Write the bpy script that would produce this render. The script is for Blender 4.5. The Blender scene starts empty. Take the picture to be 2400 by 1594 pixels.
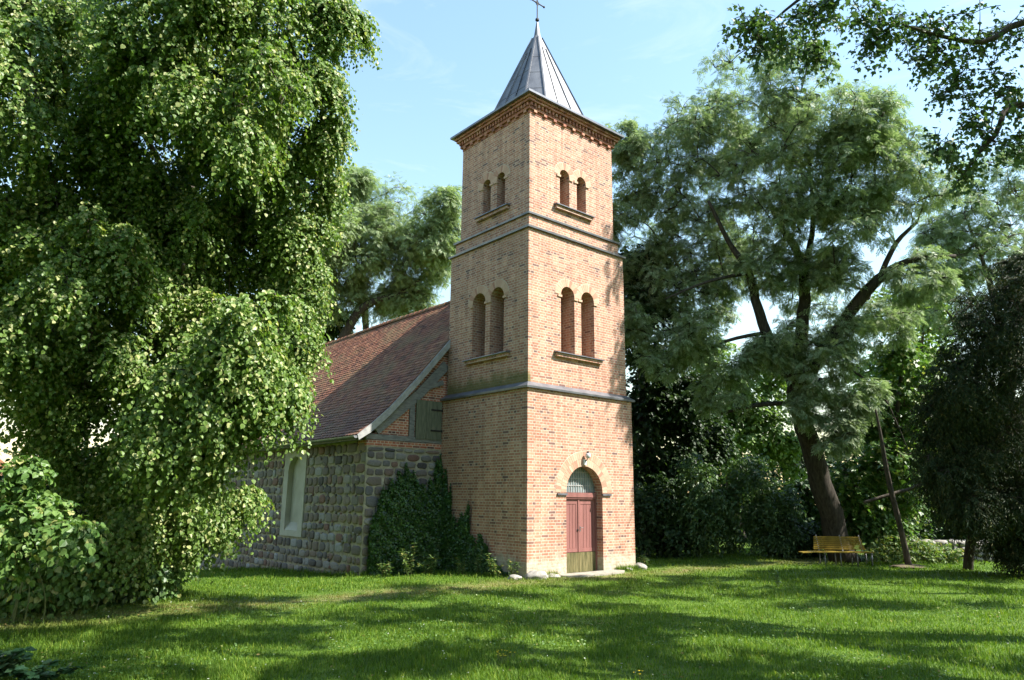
import bpy, bmesh, math, random
import numpy as np
from mathutils import Vector, Matrix
R = math.radians
random.seed(7)
rng = np.random.default_rng(11)
scene = bpy.context.scene
COL = scene.collection

# ------------------------------------------------------------------ camera
CAM = np.array([-12.8457, -14.3517, 2.0])
FOC, PITCH, ROLL, YAW = 1660.4, .2209, .0101, .7071
_cp, _sp = math.cos(PITCH), math.sin(PITCH)
FW = np.array([math.sin(YAW) * _cp, math.cos(YAW) * _cp, _sp])
_rt = np.array([math.cos(YAW), -math.sin(YAW), 0.0])
_up = np.cross(_rt, FW)
RT = _rt * math.cos(ROLL) + _up * math.sin(ROLL)
UP = _up * math.cos(ROLL) - _rt * math.sin(ROLL)
cam = bpy.data.cameras.new("camera")
camo = bpy.data.objects.new("camera", cam)
COL.objects.link(camo)
cam.sensor_width = 36.0
cam.lens = 36.0 * FOC / 2400.0
cam.clip_start = 0.05
cam.clip_end = 2000
M3 = Matrix(((RT[0], UP[0], -FW[0]), (RT[1], UP[1], -FW[1]), (RT[2], UP[2], -FW[2])))
camo.matrix_world = Matrix.Translation(CAM.tolist()) @ M3.to_4x4()
scene.camera = camo

def at(px, py, depth):
    """photo coordinates + a distance -> a place in the world (used to survey where the trees stand)"""
    return CAM + (FW + RT * ((px - 1200) / FOC) - UP * ((py - 797) / FOC)) * depth

def proj(P):
    d = np.asarray(P) - CAM
    z = d @ FW
    zz = np.where(z > .1, z, .1)
    return 1200 + FOC * (d @ RT) / zz, 797 - FOC * (d @ UP) / zz, z

# ------------------------------------------------------------------ light
SUN = Vector((.5, -.69, 1.0)).normalized()
elev = math.asin(SUN.z)
azim = math.atan2(SUN.x, SUN.y)
world = bpy.data.worlds.new("World")
scene.world = world
world.use_nodes = True
nt = world.node_tree
sky = nt.nodes.new("ShaderNodeTexSky")
sky.sky_type = 'NISHITA'
sky.sun_disc = False
sky.sun_elevation = elev
sky.sun_rotation = azim
sky.air_density = 2.0
sky.dust_density = 0.5
sky.ozone_density = 4.0
bg = nt.nodes["Background"]
bg.inputs[1].default_value = 0.105
tc_ = nt.nodes.new("ShaderNodeTexCoord")
mp_ = nt.nodes.new("ShaderNodeMapping")
mp_.inputs['Scale'].default_value = (2.2, 2.2, 9.0)
mp_.inputs['Rotation'].default_value = (.25, .1, 0)
nz_ = nt.nodes.new("ShaderNodeTexNoise")
nz_.inputs['Scale'].default_value = 2.1
nz_.inputs['Detail'].default_value = 7
nz_.inputs['Roughness'].default_value = .62
nz_.inputs['Distortion'].default_value = .6
rm_ = nt.nodes.new("ShaderNodeMapRange")
for i_, v_ in enumerate((.53, .78, 0.0, .28)): rm_.inputs[i_ + 1].default_value = v_
mx_ = nt.nodes.new("ShaderNodeMix")
mx_.data_type = 'RGBA'
mx_.inputs[7].default_value = (4.6, 4.9, 5.2, 1)
nt.links.new(tc_.outputs['Generated'], mp_.inputs[0])
nt.links.new(mp_.outputs[0], nz_.inputs[0])
nt.links.new(nz_.outputs[0], rm_.inputs[0])
nt.links.new(rm_.outputs[0], mx_.inputs[0])
nt.links.new(sky.outputs[0], mx_.inputs[6])
nt.links.new(mx_.outputs[2], bg.inputs[0])
sl = bpy.data.lights.new("sun", 'SUN')
sl.energy = 5.0
sl.angle = R(0.5)
sl.color = (1.0, .95, .86)
so = bpy.data.objects.new("sun", sl)
COL.objects.link(so)
so.rotation_euler = SUN.to_track_quat('Z', 'Y').to_euler()
so.location = (10, -20, 30)
vs = scene.view_settings
vs.view_transform = 'Standard'
vs.look = 'None'
vs.exposure = 1.55
vs.gamma = 1.0
scene.cycles.max_bounces = 6
scene.cycles.diffuse_bounces = 3
scene.cycles.transmission_bounces = 4
scene.cycles.transparent_max_bounces = 4
scene.cycles.glossy_bounces = 2
scene.cycles.caustics_reflective = False
scene.cycles.caustics_refractive = False

# ------------------------------------------------------------------ node helpers
class NT:
    def __init__(s, name):
        s.m = bpy.data.materials.new(name)
        s.m.use_nodes = True
        s.t = s.m.node_tree
        s.b = s.t.nodes["Principled BSDF"]
        s.out = s.t.nodes["Material Output"]
    def n(s, typ, **kw):
        x = s.t.nodes.new(typ)
        for k, v in kw.items():
            if k.startswith('i_'):
                x.inputs[k[2:].replace('_', ' ')].default_value = v
            else:
                setattr(x, k, v)
        return x
    def l(s, a, b):
        s.t.links.new(a, b)
    def ramp(s, fac, stops, mode='LINEAR'):
        r = s.n("ShaderNodeValToRGB")
        cr = r.color_ramp
        cr.interpolation = mode
        while len(cr.elements) < len(stops):
            cr.elements.new(.5)
        for e, (p, c) in zip(cr.elements, stops):
            e.position = p
            e.color = tuple(c) + (1,) if len(c) == 3 else c
        s.l(fac, r.inputs[0])
        return r.outputs[0]
    def mix(s, fac, a, b, blend='MIX'):
        x = s.n("ShaderNodeMix", data_type='RGBA', blend_type=blend)
        for i, v in ((0, fac), (6, a), (7, b)):
            if hasattr(v, 'is_output'):
                s.l(v, x.inputs[i])
            else:
                x.inputs[i].default_value = v if i == 0 else tuple(v) + (1,)
        return x.outputs[2]
    def math(s, op, a, b=None, c=None):
        x = s.n("ShaderNodeMath", operation=op)
        for i, v in enumerate((a, b, c)):
            if v is None: continue
            if hasattr(v, 'is_output'): s.l(v, x.inputs[i])
            else: x.inputs[i].default_value = v
        return x.outputs[0]
    def noise(s, scale, detail=3, rough=.55, vec=None, dist=0):
        x = s.n("ShaderNodeTexNoise")
        x.inputs['Scale'].default_value = scale
        x.inputs['Detail'].default_value = detail
        x.inputs['Roughness'].default_value = rough
        x.inputs['Distortion'].default_value = dist
        if vec is None:
            vec = s.coord()
        s.l(vec, x.inputs['Vector'])
        return x.outputs[0]
    def coord(s, which='Object'):
        if not hasattr(s, '_tc'):
            s._tc = s.n("ShaderNodeTexCoord")
        return s._tc.outputs[which]
    def scaled(s, vec, sc):
        x = s.n("ShaderNodeMapping")
        x.inputs['Scale'].default_value = sc
        s.l(vec, x.inputs[0])
        return x.outputs[0]
    def island(s):
        return s.n("ShaderNodeNewGeometry").outputs['Random Per Island']
    def xyz(s):
        x = s.n("ShaderNodeSeparateXYZ")
        s.l(s.coord(), x.inputs[0])
        return x.outputs
    def bump(s, h, strength=.3, dist=.01):
        b = s.n("ShaderNodeBump")
        b.inputs['Strength'].default_value = strength
        b.inputs['Distance'].default_value = dist
        s.l(h, b.inputs['Height'])
        s.l(b.outputs[0], s.b.inputs['Normal'])
    def col(s, c):
        if hasattr(c, 'is_output'): s.l(c, s.b.inputs['Base Color'])
        else: s.b.inputs['Base Color'].default_value = tuple(c) + (1,)
    def set(s, rough=.8, spec=.3, metal=0):
        s.b.inputs['Roughness'].default_value = rough
        s.b.inputs['Specular IOR Level'].default_value = spec
        s.b.inputs['Metallic'].default_value = metal
        return s

def simple(name, c1, c2, scale=6, rough=.8, spec=.3, metal=0, bump=0, stretch=None):
    m = NT(name).set(rough, spec, metal)
    v = m.coord() if stretch is None else m.scaled(m.coord(), stretch)
    n = m.noise(scale, 5, .6, v)
    m.col(m.ramp(n, [(.3, c1), (.7, c2)]))
    if bump: m.bump(n, bump, .02)
    return m.m

def leaf_mat(name, stops, trans=.35, rough=.5, spec=.35, tcol=(1.15, 1.25, .55)):
    m = NT(name).set(rough, spec)
    c = m.ramp(m.island(), stops)
    big = m.noise(.55, 2)
    c = m.mix(m.math('MULTIPLY', m.math('SUBTRACT', big, .35), .55), c, (.9, 1.0, .55), 'MULTIPLY')
    m.col(c)
    tr = m.n("ShaderNodeBsdfTranslucent")
    m.l(m.mix(1.0, c, tcol, 'MULTIPLY'), tr.inputs[0])
    ms = m.n("ShaderNodeMixShader")
    ms.inputs[0].default_value = trans
    m.l(m.b.outputs[0], ms.inputs[1])
    m.l(tr.outputs[0], ms.inputs[2])
    m.l(ms.outputs[0], m.out.inputs[0])
    return m.m

def brick_mat(name, moss=False, infill=False):
    m = NT(name).set(.85, .25)
    uv = m.coord('UV')
    bt = m.n("ShaderNodeTexBrick", offset=.5, offset_frequency=2, squash=.5, squash_frequency=2)
    for k, v in (('Scale', 1.0), ('Mortar Size', .0092), ('Mortar Smooth', .15), ('Bias', 0.0), ('Brick Width', .262), ('Row Height', .0775)):
        bt.inputs[k].default_value = v
    bt.inputs['Color1'].default_value = (0, 0, 0, 1)
    bt.inputs['Color2'].default_value = (1, 1, 1, 1)
    bt.inputs['Mortar'].default_value = (.5, .5, .5, 1)
    # small wobble so that the joints are not ruler straight
    nz = m.n("ShaderNodeTexNoise")
    nz.inputs['Scale'].default_value = 5.0
    m.l(uv, nz.inputs['Vector'])
    va = m.n("ShaderNodeVectorMath", operation='MULTIPLY_ADD')
    m.l(nz.outputs['Color'], va.inputs[0])
    va.inputs[1].default_value = (.012, .012, 0)
    m.l(uv, va.inputs[2])
    m.l(va.outputs[0], bt.inputs['Vector'])
    rnd = bt.outputs['Color']
    if infill:
        br = m.ramp(rnd, [(0, (.10, .05, .045)), (.15, (.30, .10, .06)), (.5, (.36, .12, .07)), (.8, (.42, .17, .10)), (1, (.30, .12, .09))])
    else:
        br = m.ramp(rnd, [(0, (.15, .09, .085)), (.04, (.21, .115, .095)), (.11, (.34, .16, .11)), (.42, (.42, .212, .14)), (.62, (.48, .265, .18)), (.78, (.37, .165, .112)), (.92, (.51, .31, .225)), (1, (.31, .15, .12))])
    fine = m.noise(40, 3)
    br = m.mix(.35, br, m.ramp(fine, [(.3, (.55, .55, .55)), (.7, (1.25, 1.2, 1.15))]), 'MULTIPLY')
    mortar = m.ramp(m.noise(9, 3), [(.3, (.43, .355, .285)), (.7, (.58, .49, .405))])
    c = m.mix(bt.outputs['Fac'], br, mortar)
    big = m.noise(1.1, 4, .6)
    c = m.mix(.55, c, m.ramp(big, [(.3, (.74, .73, .72)), (.7, (1.18, 1.15, 1.1))]), 'MULTIPLY')
    st_ = m.noise(1.0, 5, .7, m.scaled(m.coord(), (5.5, 5.5, .45)))
    c = m.mix(.5, c, m.ramp(st_, [(.36, (.60, .58, .56)), (.52, (1, 1, 1)), (.70, (1.12, 1.1, 1.08))]), 'MULTIPLY')
    if moss:
        x, y, z = m.xyz()
        nb = m.noise(2.6, 4, .65)
        # green growth on the ledge above the lower string course, shaded side only
        a = m.math('LESS_THAN', x, .2)
        zz = m.math('ADD', z, m.math('MULTIPLY', nb, -.75))
        up = m.n("ShaderNodeMapRange"); m.l(zz, up.inputs[0])
        for i, v in enumerate((4.95, 5.28, 1.0, 0.0)): up.inputs[i + 1].default_value = v
        ab = m.math('GREATER_THAN', z, 5.12)
        f = m.math('MULTIPLY', m.math('MULTIPLY', up.outputs[0], ab), a)
        c = m.mix(m.math('MULTIPLY', f, .8), c, (.095, .105, .028))
        # lime render and lichen patches at the foot of the wall
        lo = m.n("ShaderNodeMapRange"); m.l(m.math('ADD', z, m.math('MULTIPLY', m.noise(3.1, 4, .6), -.95)), lo.inputs[0])
        for i, v in enumerate((-.12, .05, 1.0, 0.0)): lo.inputs[i + 1].default_value = v
        patch = m.ramp(m.noise(7, 5, .65), [(.3, (.24, .22, .15)), (.5, (.42, .37, .28)), (.7, (.5, .46, .38))])
        c = m.mix(m.math('MULTIPLY', lo.outputs[0], .85), c, patch)
    m.col(c)
    h = m.math('ADD', m.math('MULTIPLY', bt.outputs['Fac'], -1.0), m.math('MULTIPLY', fine, .5))
    m.bump(h, .6, .012)
    return m.m

MAT = {}
MAT['brick'] = brick_mat('old_brick', moss=True)
MAT['infill'] = brick_mat('infill_brick', infill=True)
def vous():
    m = NT('arch_brick').set(.85, .25)
    c = m.ramp(m.island(), [(0, (.44, .26, .18)), (.5, (.53, .36, .26)), (.85, (.47, .27, .185)), (1, (.34, .17, .12))])
    c = m.mix(.4, c, m.ramp(m.noise(30, 3), [(.3, (.7, .7, .7)), (.7, (1.15, 1.15, 1.15))]), 'MULTIPLY')
    m.col(c)
    return m.m
MAT['arch'] = vous()
def corbel_brick():
    m = NT('corbel_brick').set(.85, .25)
    x, y, z = m.xyz()
    cells = m.n("ShaderNodeTexWhiteNoise", noise_dimensions='3D')
    sn = m.n("ShaderNodeVectorMath", operation='SNAP')
    m.l(m.coord(), sn.inputs[0]); sn.inputs[1].default_value = (.13, .13, .0775)
    m.l(sn.outputs[0], cells.inputs[0])
    c = m.ramp(cells.outputs[0], [(0, (.14, .07, .06)), (.2, (.30, .12, .08)), (.6, (.38, .165, .11)), (1, (.44, .25, .17))])
    m.col(m.mix(.4, c, m.ramp(m.noise(30, 3), [(.3, (.7, .7, .7)), (.7, (1.15, 1.15, 1.15))]), 'MULTIPLY'))
    return m.m
MAT['cornicebrick'] = corbel_brick()
MAT['mortar'] = simple('lime_mortar', (.38, .33, .25), (.54, .49, .39), 12, .9)
MAT['zinc'] = simple('zinc_sheet', (.11, .115, .135), (.21, .215, .235), 3, .42, .5, .55)
MAT['darkzinc'] = simple('slate_coping', (.05, .055, .07), (.12, .125, .14), 5, .5, .5)
MAT['spire'] = simple('spire_sheet', (.07, .075, .09), (.175, .18, .195), 2.6, .5, .5, .35, stretch=(1, 1, .35))
MAT['iron'] = simple('black_iron', (.015, .014, .016), (.04, .035, .035), 20, .55, .4, .4)
MAT['nichedark'] = simple('dark_louvre', (.05, .03, .025), (.11, .06, .045), 8, .8)
MAT['door'] = simple('red_door_paint', (.16, .066, .058), (.25, .105, .092), 5, .6, .35, stretch=(1, 1, .12))
MAT['kick'] = simple('mossy_boards', (.05, .05, .02), (.19, .16, .075), 9, .85, .2, stretch=(2.6, 1, .3))
MAT['plaster'] = simple('grey_plaster', (.34, .34, .29), (.45, .45, .40), 2.5, .9, .2, bump=.15)
MAT['stonestep'] = simple('step_stone', (.19, .175, .14), (.34, .31, .26), 5, .9, bump=.3)
MAT['timber'] = simple('grey_timber', (.10, .10, .10), (.24, .235, .22), 9, .85, .2, bump=.3, stretch=(.5, 1, 2))
MAT['board'] = simple('weathered_board', (.22, .22, .22), (.36, .355, .34), 6, .8, .25, bump=.15)
MAT['shutter'] = simple('green_grey_shutter', (.075, .085, .06), (.17, .17, .12), 8, .85, .2, stretch=(3, 1, .35))
MAT['glassgrille'] = simple('leaded_glass', (.12, .16, .165), (.24, .29, .29), 4, .25, .5)
MAT['white'] = simple('white_paint', (.62, .62, .6), (.74, .74, .72), 8, .5, .4)
MAT['lampglass'] = simple('lamp_cover', (.5, .52, .55), (.6, .62, .64), 8, .2, .5)
def stone_mat():
    m = NT('field_stone').set(.75, .3)
    c = m.ramp(m.island(), [(0, (.05, .05, .055)), (.13, (.11, .10, .10)), (.28, (.15, .125, .105)), (.42, (.10, .105, .115)), (.54, (.19, .165, .14)), (.66, (.15, .085, .07)), (.76, (.14, .135, .13)), (.88, (.22, .215, .205)), (1, (.25, .265, .285))])
    c = m.mix(.7, c, m.ramp(m.noise(26, 5, .7), [(.3, (.55, .55, .55)), (.7, (1.35, 1.3, 1.25))]), 'MULTIPLY')
    m.col(c)
    m.bump(m.noise(16, 5, .65), .5, .02)
    return m.m
MAT['stone'] = stone_mat()
MAT['stonemortar'] = simple('stone_mortar', (.17, .155, .105), (.37, .345, .27), 5, .95, bump=.4)
def tile_mat():
    m = NT('clay_roof_tile').set(.8, .3)
    c = m.ramp(m.island(), [(0, (.085, .036, .024)), (.25, (.19, .072, .040)), (.6, (.255, .105, .056)), (.85, (.14, .056, .038)), (1, (.31, .15, .082))])
    # old lichen in clear patches, then a dark brown mixed in towards the eaves
    n = m.noise(.9, 5, .7)
    c = m.mix(m.math('MULTIPLY', m.ramp(n, [(.46, (0, 0, 0)), (.66, (1, 1, 1))]), .6), c, (.19, .155, .075))
    x, y, z = m.xyz()
    lo = m.n("ShaderNodeMapRange")
    m.l(m.math('ADD', z, m.math('MULTIPLY', m.noise(.6, 3), 2.2)), lo.inputs[0])
    for i, v in enumerate((5.2, 6.4, 1.0, 0.0)): lo.inputs[i + 1].default_value = v
    c = m.mix(m.math('MULTIPLY', lo.outputs[0], .4), c, (.10, .075, .06))
    c = m.mix(.5, c, m.ramp(m.noise(30, 3), [(.3, (.7, .7, .7)), (.7, (1.2, 1.2, 1.2))]), 'MULTIPLY')
    m.col(c)
    return m.m
MAT['tile'] = tile_mat()
MAT['bark'] = simple('tree_bark', (.035, .03, .024), (.12, .10, .08), 5, .95, .15, bump=.8, stretch=(2.5, 2.5, .5))
MAT['darkbark'] = simple('dark_bark', (.022, .019, .016), (.075, .064, .052), 6, .95, .15, bump=.6, stretch=(2.5, 2.5, .5))
MAT['greenstem'] = simple('green_stem', (.05, .07, .02), (.10, .12, .04), 8, .7, .3)
MAT['fence'] = simple('fence_wood', (.05, .038, .03), (.12, .09, .065), 8, .9, .2, stretch=(1, 1, 1))
MAT['bench'] = simple('yellow_bench_paint', (.17, .12, .012), (.27, .19, .022), 7, .5, .4)
MAT['benchleg'] = simple('grey_steel', (.16, .16, .16), (.25, .25, .25), 7, .45, .5, .5)
MAT['boulder'] = simple('boulder_stone', (.15, .14, .125), (.36, .335, .30), 5, .9, .3, bump=.5)
MAT['soil'] = simple('bare_soil', (.07, .055, .035), (.15, .12, .08), 9, .95, .15, bump=.5)
MAT['far_wall'] = simple('house_plaster', (.55, .53, .48), (.66, .64, .6), 3, .9)
MAT['limeleaf'] = leaf_mat('lime_leaf', [(0, (.075, .135, .024)), (.35, (.115, .195, .036)), (.7, (.155, .245, .050)), (.80, (.19, .275, .07)), (.82, (.29, .33, .12)), (1, (.42, .43, .19))], .40, .45, .4)
MAT['suckerleaf'] = leaf_mat('lime_shoot_leaf', [(0, (.06, .13, .028)), (.6, (.105, .19, .045)), (.9, (.15, .24, .065)), (.93, (.28, .30, .1)), (1, (.34, .35, .14))], .36, .45, .4)
MAT['ashleaf'] = leaf_mat('ash_leaf', [(0, (.15, .215, .105)), (.5, (.235, .31, .165)), (1, (.35, .40, .255))], .38, .5, .35, (1.0, 1.12, .65))
MAT['paleleaf'] = leaf_mat('pale_leaf', [(0, (.10, .18, .045)), (.5, (.15, .235, .065)), (1, (.21, .29, .10))], .42, .45, .4)
MAT['robinialeaf'] = leaf_mat('robinia_leaf', [(0, (.17, .24, .11)), (.5, (.24, .31, .15)), (1, (.32, .38, .21))], .42, .45, .4, (1.0, 1.12, .65))
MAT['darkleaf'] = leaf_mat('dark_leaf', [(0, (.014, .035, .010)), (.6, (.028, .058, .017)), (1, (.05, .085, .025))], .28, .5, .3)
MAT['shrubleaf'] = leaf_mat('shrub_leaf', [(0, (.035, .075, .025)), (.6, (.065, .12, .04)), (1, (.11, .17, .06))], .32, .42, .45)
MAT['mapleleaf'] = leaf_mat('maple_leaf', [(0, (.04, .085, .035)), (.6, (.065, .12, .045)), (1, (.11, .17, .055))], .34, .45, .4)
MAT['coniferleaf'] = leaf_mat('conifer_needle', [(0, (.010, .024, .008)), (.55, (.022, .042, .012)), (.85, (.045, .058, .016)), (1, (.085, .075, .025))], .12, .6, .25)
MAT['ivyleaf'] = leaf_mat('ivy_leaf', [(0, (.014, .042, .010)), (.5, (.028, .075, .015)), (.85, (.05, .12, .022)), (1, (.08, .16, .03))], .2, .4, .45)
MAT['weedleaf'] = leaf_mat('weed_leaf', [(0, (.07, .13, .035)), (.5, (.12, .19, .06)), (.85, (.20, .24, .08)), (1, (.28, .22, .07))], .4, .5, .35)
MAT['hostaleaf'] = leaf_mat('broad_weed_leaf', [(0, (.02, .06, .025)), (.6, (.035, .085, .035)), (1, (.06, .11, .05))], .25, .35, .5)
MAT['deadleaf'] = leaf_mat('dead_leaf', [(0, (.10, .06, .03)), (.5, (.22, .15, .06)), (1, (.34, .27, .10))], .2, .7, .2)
MAT['yellowpetal'] = leaf_mat('yellow_petal', [(0, (.65, .48, .02)), (1, (.8, .62, .05))], .3, .5, .3, (1, 1, 1))
MAT['whitepetal'] = leaf_mat('white_petal', [(0, (.6, .62, .58)), (1, (.78, .78, .72))], .3, .5, .3, (1, 1, 1))
def grass_mats():
    out = []
    for name, blade in (('lawn_turf', False), ('grass_blade', True)):
        m = NT(name).set(.6, .25)
        pos = m.n("ShaderNodeNewGeometry").outputs['Position']
        n1 = m.noise(.38, 4, .6, pos)
        n2 = m.noise(2.2, 4, .65, pos)
        c = m.ramp(n2, [(.3, (.062, .122, .012)), (.55, (.104, .184, .019)), (.75, (.150, .232, .034))])
        if blade:
            c = m.mix(.75, c, m.ramp(m.island(), [(0, (.55, .62, .5)), (.6, (1.0, 1.05, 1.0)), (.86, (1.5, 1.35, 1.2)), (.93, (2.3, 1.6, 1.7)), (1, (3.0, 1.9, 2.4))]), 'MULTIPLY')
        else:
            c = m.mix(.8, c, m.ramp(m.noise(22, 5, .7, pos), [(.3, (.35, .4, .3)), (.7, (1.1, 1.05, 1.0))]), 'MULTIPLY')
        # worn, dry strip along the front of the church, and worn soil by the fence
        sx = m.n("ShaderNodeSeparateXYZ"); m.l(pos, sx.inputs[0])
        d = m.math('ABSOLUTE', m.math('ADD', sx.outputs[1], m.math('ADD', m.math('MULTIPLY', sx.outputs[0], .06), .75)))
        mr = m.n("ShaderNodeMapRange"); m.l(m.math('ADD', d, m.math('MULTIPLY', n1, 2.2)), mr.inputs[0])
        for i, v in enumerate((.9, 2.3, 1.0, 0.0)): mr.inputs[i + 1].default_value = v
        wear = m.math('MULTIPLY', mr.outputs[0], m.ramp(m.noise(3.2, 4, .6, pos), [(.34, (0, 0, 0)), (.56, (1, 1, 1))]))
        c = m.mix(m.math('MULTIPLY', wear, .75), c, (.235, .18, .085))
        m.col(c)
        if blade:
            tr = m.n("ShaderNodeBsdfTranslucent")
            m.l(m.mix(1.0, c, (1.2, 1.3, .5), 'MULTIPLY'), tr.inputs[0])
            ms = m.n("ShaderNodeMixShader"); ms.inputs[0].default_value = .4
            m.l(m.b.outputs[0], ms.inputs[1]); m.l(tr.outputs[0], ms.inputs[2]); m.l(ms.outputs[0], m.out.inputs[0])
        else:
            m.bump(m.noise(30, 4, .7, pos), .8, .03)
        out.append(m.m)
    return out
MAT['turf'], MAT['blade'] = grass_mats()

# ------------------------------------------------------------------ mesh helpers
class MB:
    """collects pieces and links them as one mesh object"""
    def __init__(s):
        s.v = []; s.nv = 0; s.loops = []; s.tot = []
    def add(s, V, F):
        V = np.asarray(V, dtype=np.float64).reshape(-1, 3)
        if isinstance(F, np.ndarray):
            s.loops.append((F + s.nv).ravel()); s.tot.append(np.full(len(F), F.shape[1]))
        else:
            for f in F:
                s.loops.append(np.asarray(f) + s.nv); s.tot.append(np.array([len(f)]))
        s.v.append(V); s.nv += len(V)
        return s
    def box(s, x0, x1, y0, y1, z0, z1):
        V = [(x, y, z) for x in (x0, x1) for y in (y0, y1) for z in (z0, z1)]
        return s.add(V, [(0, 1, 3, 2), (4, 6, 7, 5), (0, 4, 5, 1), (2, 3, 7, 6), (0, 2, 6, 4), (1, 5, 7, 3)])
    def bar(s, a, b, w, h, up=(0, 0, 1)):
        a = np.array(a, float); b = np.array(b, float)
        d = (b - a) / np.linalg.norm(b - a); u = np.array(up, float)
        sd = np.cross(d, u); sd /= np.linalg.norm(sd); u = np.cross(sd, d)
        V = [p + sd * i * w / 2 + u * j * h / 2 for p in (a, b) for i in (-1, 1) for j in (-1, 1)]
        return s.add(V, [(0, 1, 3, 2), (4, 6, 7, 5), (0, 4, 5, 1), (2, 3, 7, 6), (0, 2, 6, 4), (1, 5, 7, 3)])
    def prism(s, poly, f0, f1):
        """poly of 2D points; f0,f1 map a 2D point to 3D at the two ends"""
        n = len(poly)
        V = [f0(*p) for p in poly] + [f1(*p) for p in poly]
        return s.add(V, [tuple(range(n))[::-1], tuple(range(n, 2 * n))] + [(i, (i + 1) % n, n + (i + 1) % n, n + i) for i in range(n)])
    def tube(s, P, r, n=6, cap=True):
        P = np.asarray(P, float); k = len(P)
        r = np.broadcast_to(np.asarray(r, float), (k,))
        T = np.gradient(P, axis=0); T /= np.linalg.norm(T, axis=1)[:, None] + 1e-9
        ref = np.array([.31, .95, .02]) if abs(T[0][2]) > .7 else np.array([0, 0, 1.0])
        A = np.cross(T, ref); A /= np.linalg.norm(A, axis=1)[:, None] + 1e-9
        B = np.cross(T, A)
        th = np.arange(n) * 2 * math.pi / n
        V = P[:, None] + r[:, None, None] * (np.cos(th)[None, :, None] * A[:, None] + np.sin(th)[None, :, None] * B[:, None])
        i = np.arange(k - 1)[:, None] * n; j = np.arange(n)[None]; j2 = (j + 1) % n
        F = np.stack([i + j, i + j2, i + n + j2, i + n + j], -1).reshape(-1, 4)
        s.add(V.reshape(-1, 3), F)
        if cap:
            s.loops.append(np.arange(n)[::-1] + s.nv - k * n); s.tot.append(np.array([n]))
            s.loops.append(np.arange(n) + s.nv - n); s.tot.append(np.array([n]))
        return s
    def mesh(s, name):
        me = bpy.data.meshes.new(name)
        V = np.concatenate(s.v); L = np.concatenate(s.loops).astype(np.int32); T = np.concatenate(s.tot).astype(np.int32)
        me.vertices.add(len(V)); me.vertices.foreach_set("co", V.ravel())
        me.loops.add(len(L)); me.loops.foreach_set("vertex_index", L)
        me.polygons.add(len(T))
        st = np.zeros(len(T), np.int32); st[1:] = np.cumsum(T)[:-1]
        me.polygons.foreach_set("loop_start", st); me.polygons.foreach_set("loop_total", T)
        me.update(calc_edges=True)
        return me
    def build(s, name, mat, parent=None, smooth=False, uv=False, fixn=False):
        return link(s.mesh(name), name, mat, parent, smooth, uv, fixn)

def link(me, name, mat, parent=None, smooth=False, uv=False, fixn=False):
    if fixn:
        bm = bmesh.new(); bm.from_mesh(me)
        bmesh.ops.recalc_face_normals(bm, faces=bm.faces[:]); bm.to_mesh(me); bm.free()
    me.materials.clear()
    me.materials.append(MAT[mat] if isinstance(mat, str) else mat)
    me.polygons.foreach_set("use_smooth", np.full(len(me.polygons), smooth))
    if uv: box_uv(me)
    o = bpy.data.objects.new(name, me)
    COL.objects.link(o)
    if parent is not None: adopt(o, parent)
    return o

def adopt(o, parent):
    o.parent = parent
    p = parent; loc = Vector((0, 0, 0))
    while p is not None:
        loc += p.location if p.type == 'EMPTY' else Vector((0, 0, 0))
        p = p.parent
    # meshes are written in world coordinates; the thing's Empty stands at its base
    if parent.type == 'EMPTY':
        o.matrix_parent_inverse = Matrix.Translation(-loc)

def box_uv(me):
    n = len(me.polygons)
    N = np.empty(n * 3); me.polygons.foreach_get("normal", N); N = np.abs(N.reshape(-1, 3))
    T = np.empty(n, np.int32); me.polygons.foreach_get("loop_total", T)
    L = np.empty(len(me.loops), np.int32); me.loops.foreach_get("vertex_index", L)
    V = np.empty(len(me.vertices) * 3); me.vertices.foreach_get("co", V); V = V.reshape(-1, 3)
    ax = np.repeat(np.argmax(N + np.array([0, 0, -.02]), axis=1), T)
    co = V[L]
    u = np.where(ax == 0, co[:, 1], co[:, 0]); v = np.where(ax == 2, co[:, 1], co[:, 2])
    if not me.uv_layers: me.uv_layers.new(name="UVMap")
    me.uv_layers[0].data.foreach_set("uv", np.stack([u, v], 1).ravel())

def thing(name, label, cat, loc=(0, 0, 0), group=None, kind=None):
    o = bpy.data.objects.new(name, None)
    COL.objects.link(o)
    o.location = tuple(float(c) for c in loc)
    o.empty_display_size = .3
    return tag(o, label, cat, group, kind)

def tag(o, label=None, cat=None, group=None, kind=None):
    for k, v in (('label', label), ('category', cat), ('group', group), ('kind', kind)):
        if v: o[k] = v
    return o

def carve(box_mb, cut_mb, name):
    """boolean difference, evaluated straight to a mesh"""
    a = bpy.data.objects.new("tmp_a", box_mb.mesh("tmp_a")); b = bpy.data.objects.new("tmp_b", cut_mb.mesh("tmp_b"))
    for o in (a, b):
        COL.objects.link(o)
        bm = bmesh.new(); bm.from_mesh(o.data); bmesh.ops.recalc_face_normals(bm, faces=bm.faces[:]); bm.to_mesh(o.data); bm.free()
    md = a.modifiers.new("b", 'BOOLEAN'); md.operation = 'DIFFERENCE'; md.object = b; md.solver = 'EXACT'
    dg = bpy.context.evaluated_depsgraph_get(); dg.update()
    me = bpy.data.meshes.new_from_object(a.evaluated_get(dg))
    me.name = name
    for o in (a, b):
        m = o.data; bpy.data.objects.remove(o); bpy.data.meshes.remove(m)
    return me

def mesh_to_mb(mb, me):
    V = np.empty(len(me.vertices) * 3); me.vertices.foreach_get("co", V)
    mb.add(V.reshape(-1, 3), [tuple(p.vertices) for p in me.polygons])

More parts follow.
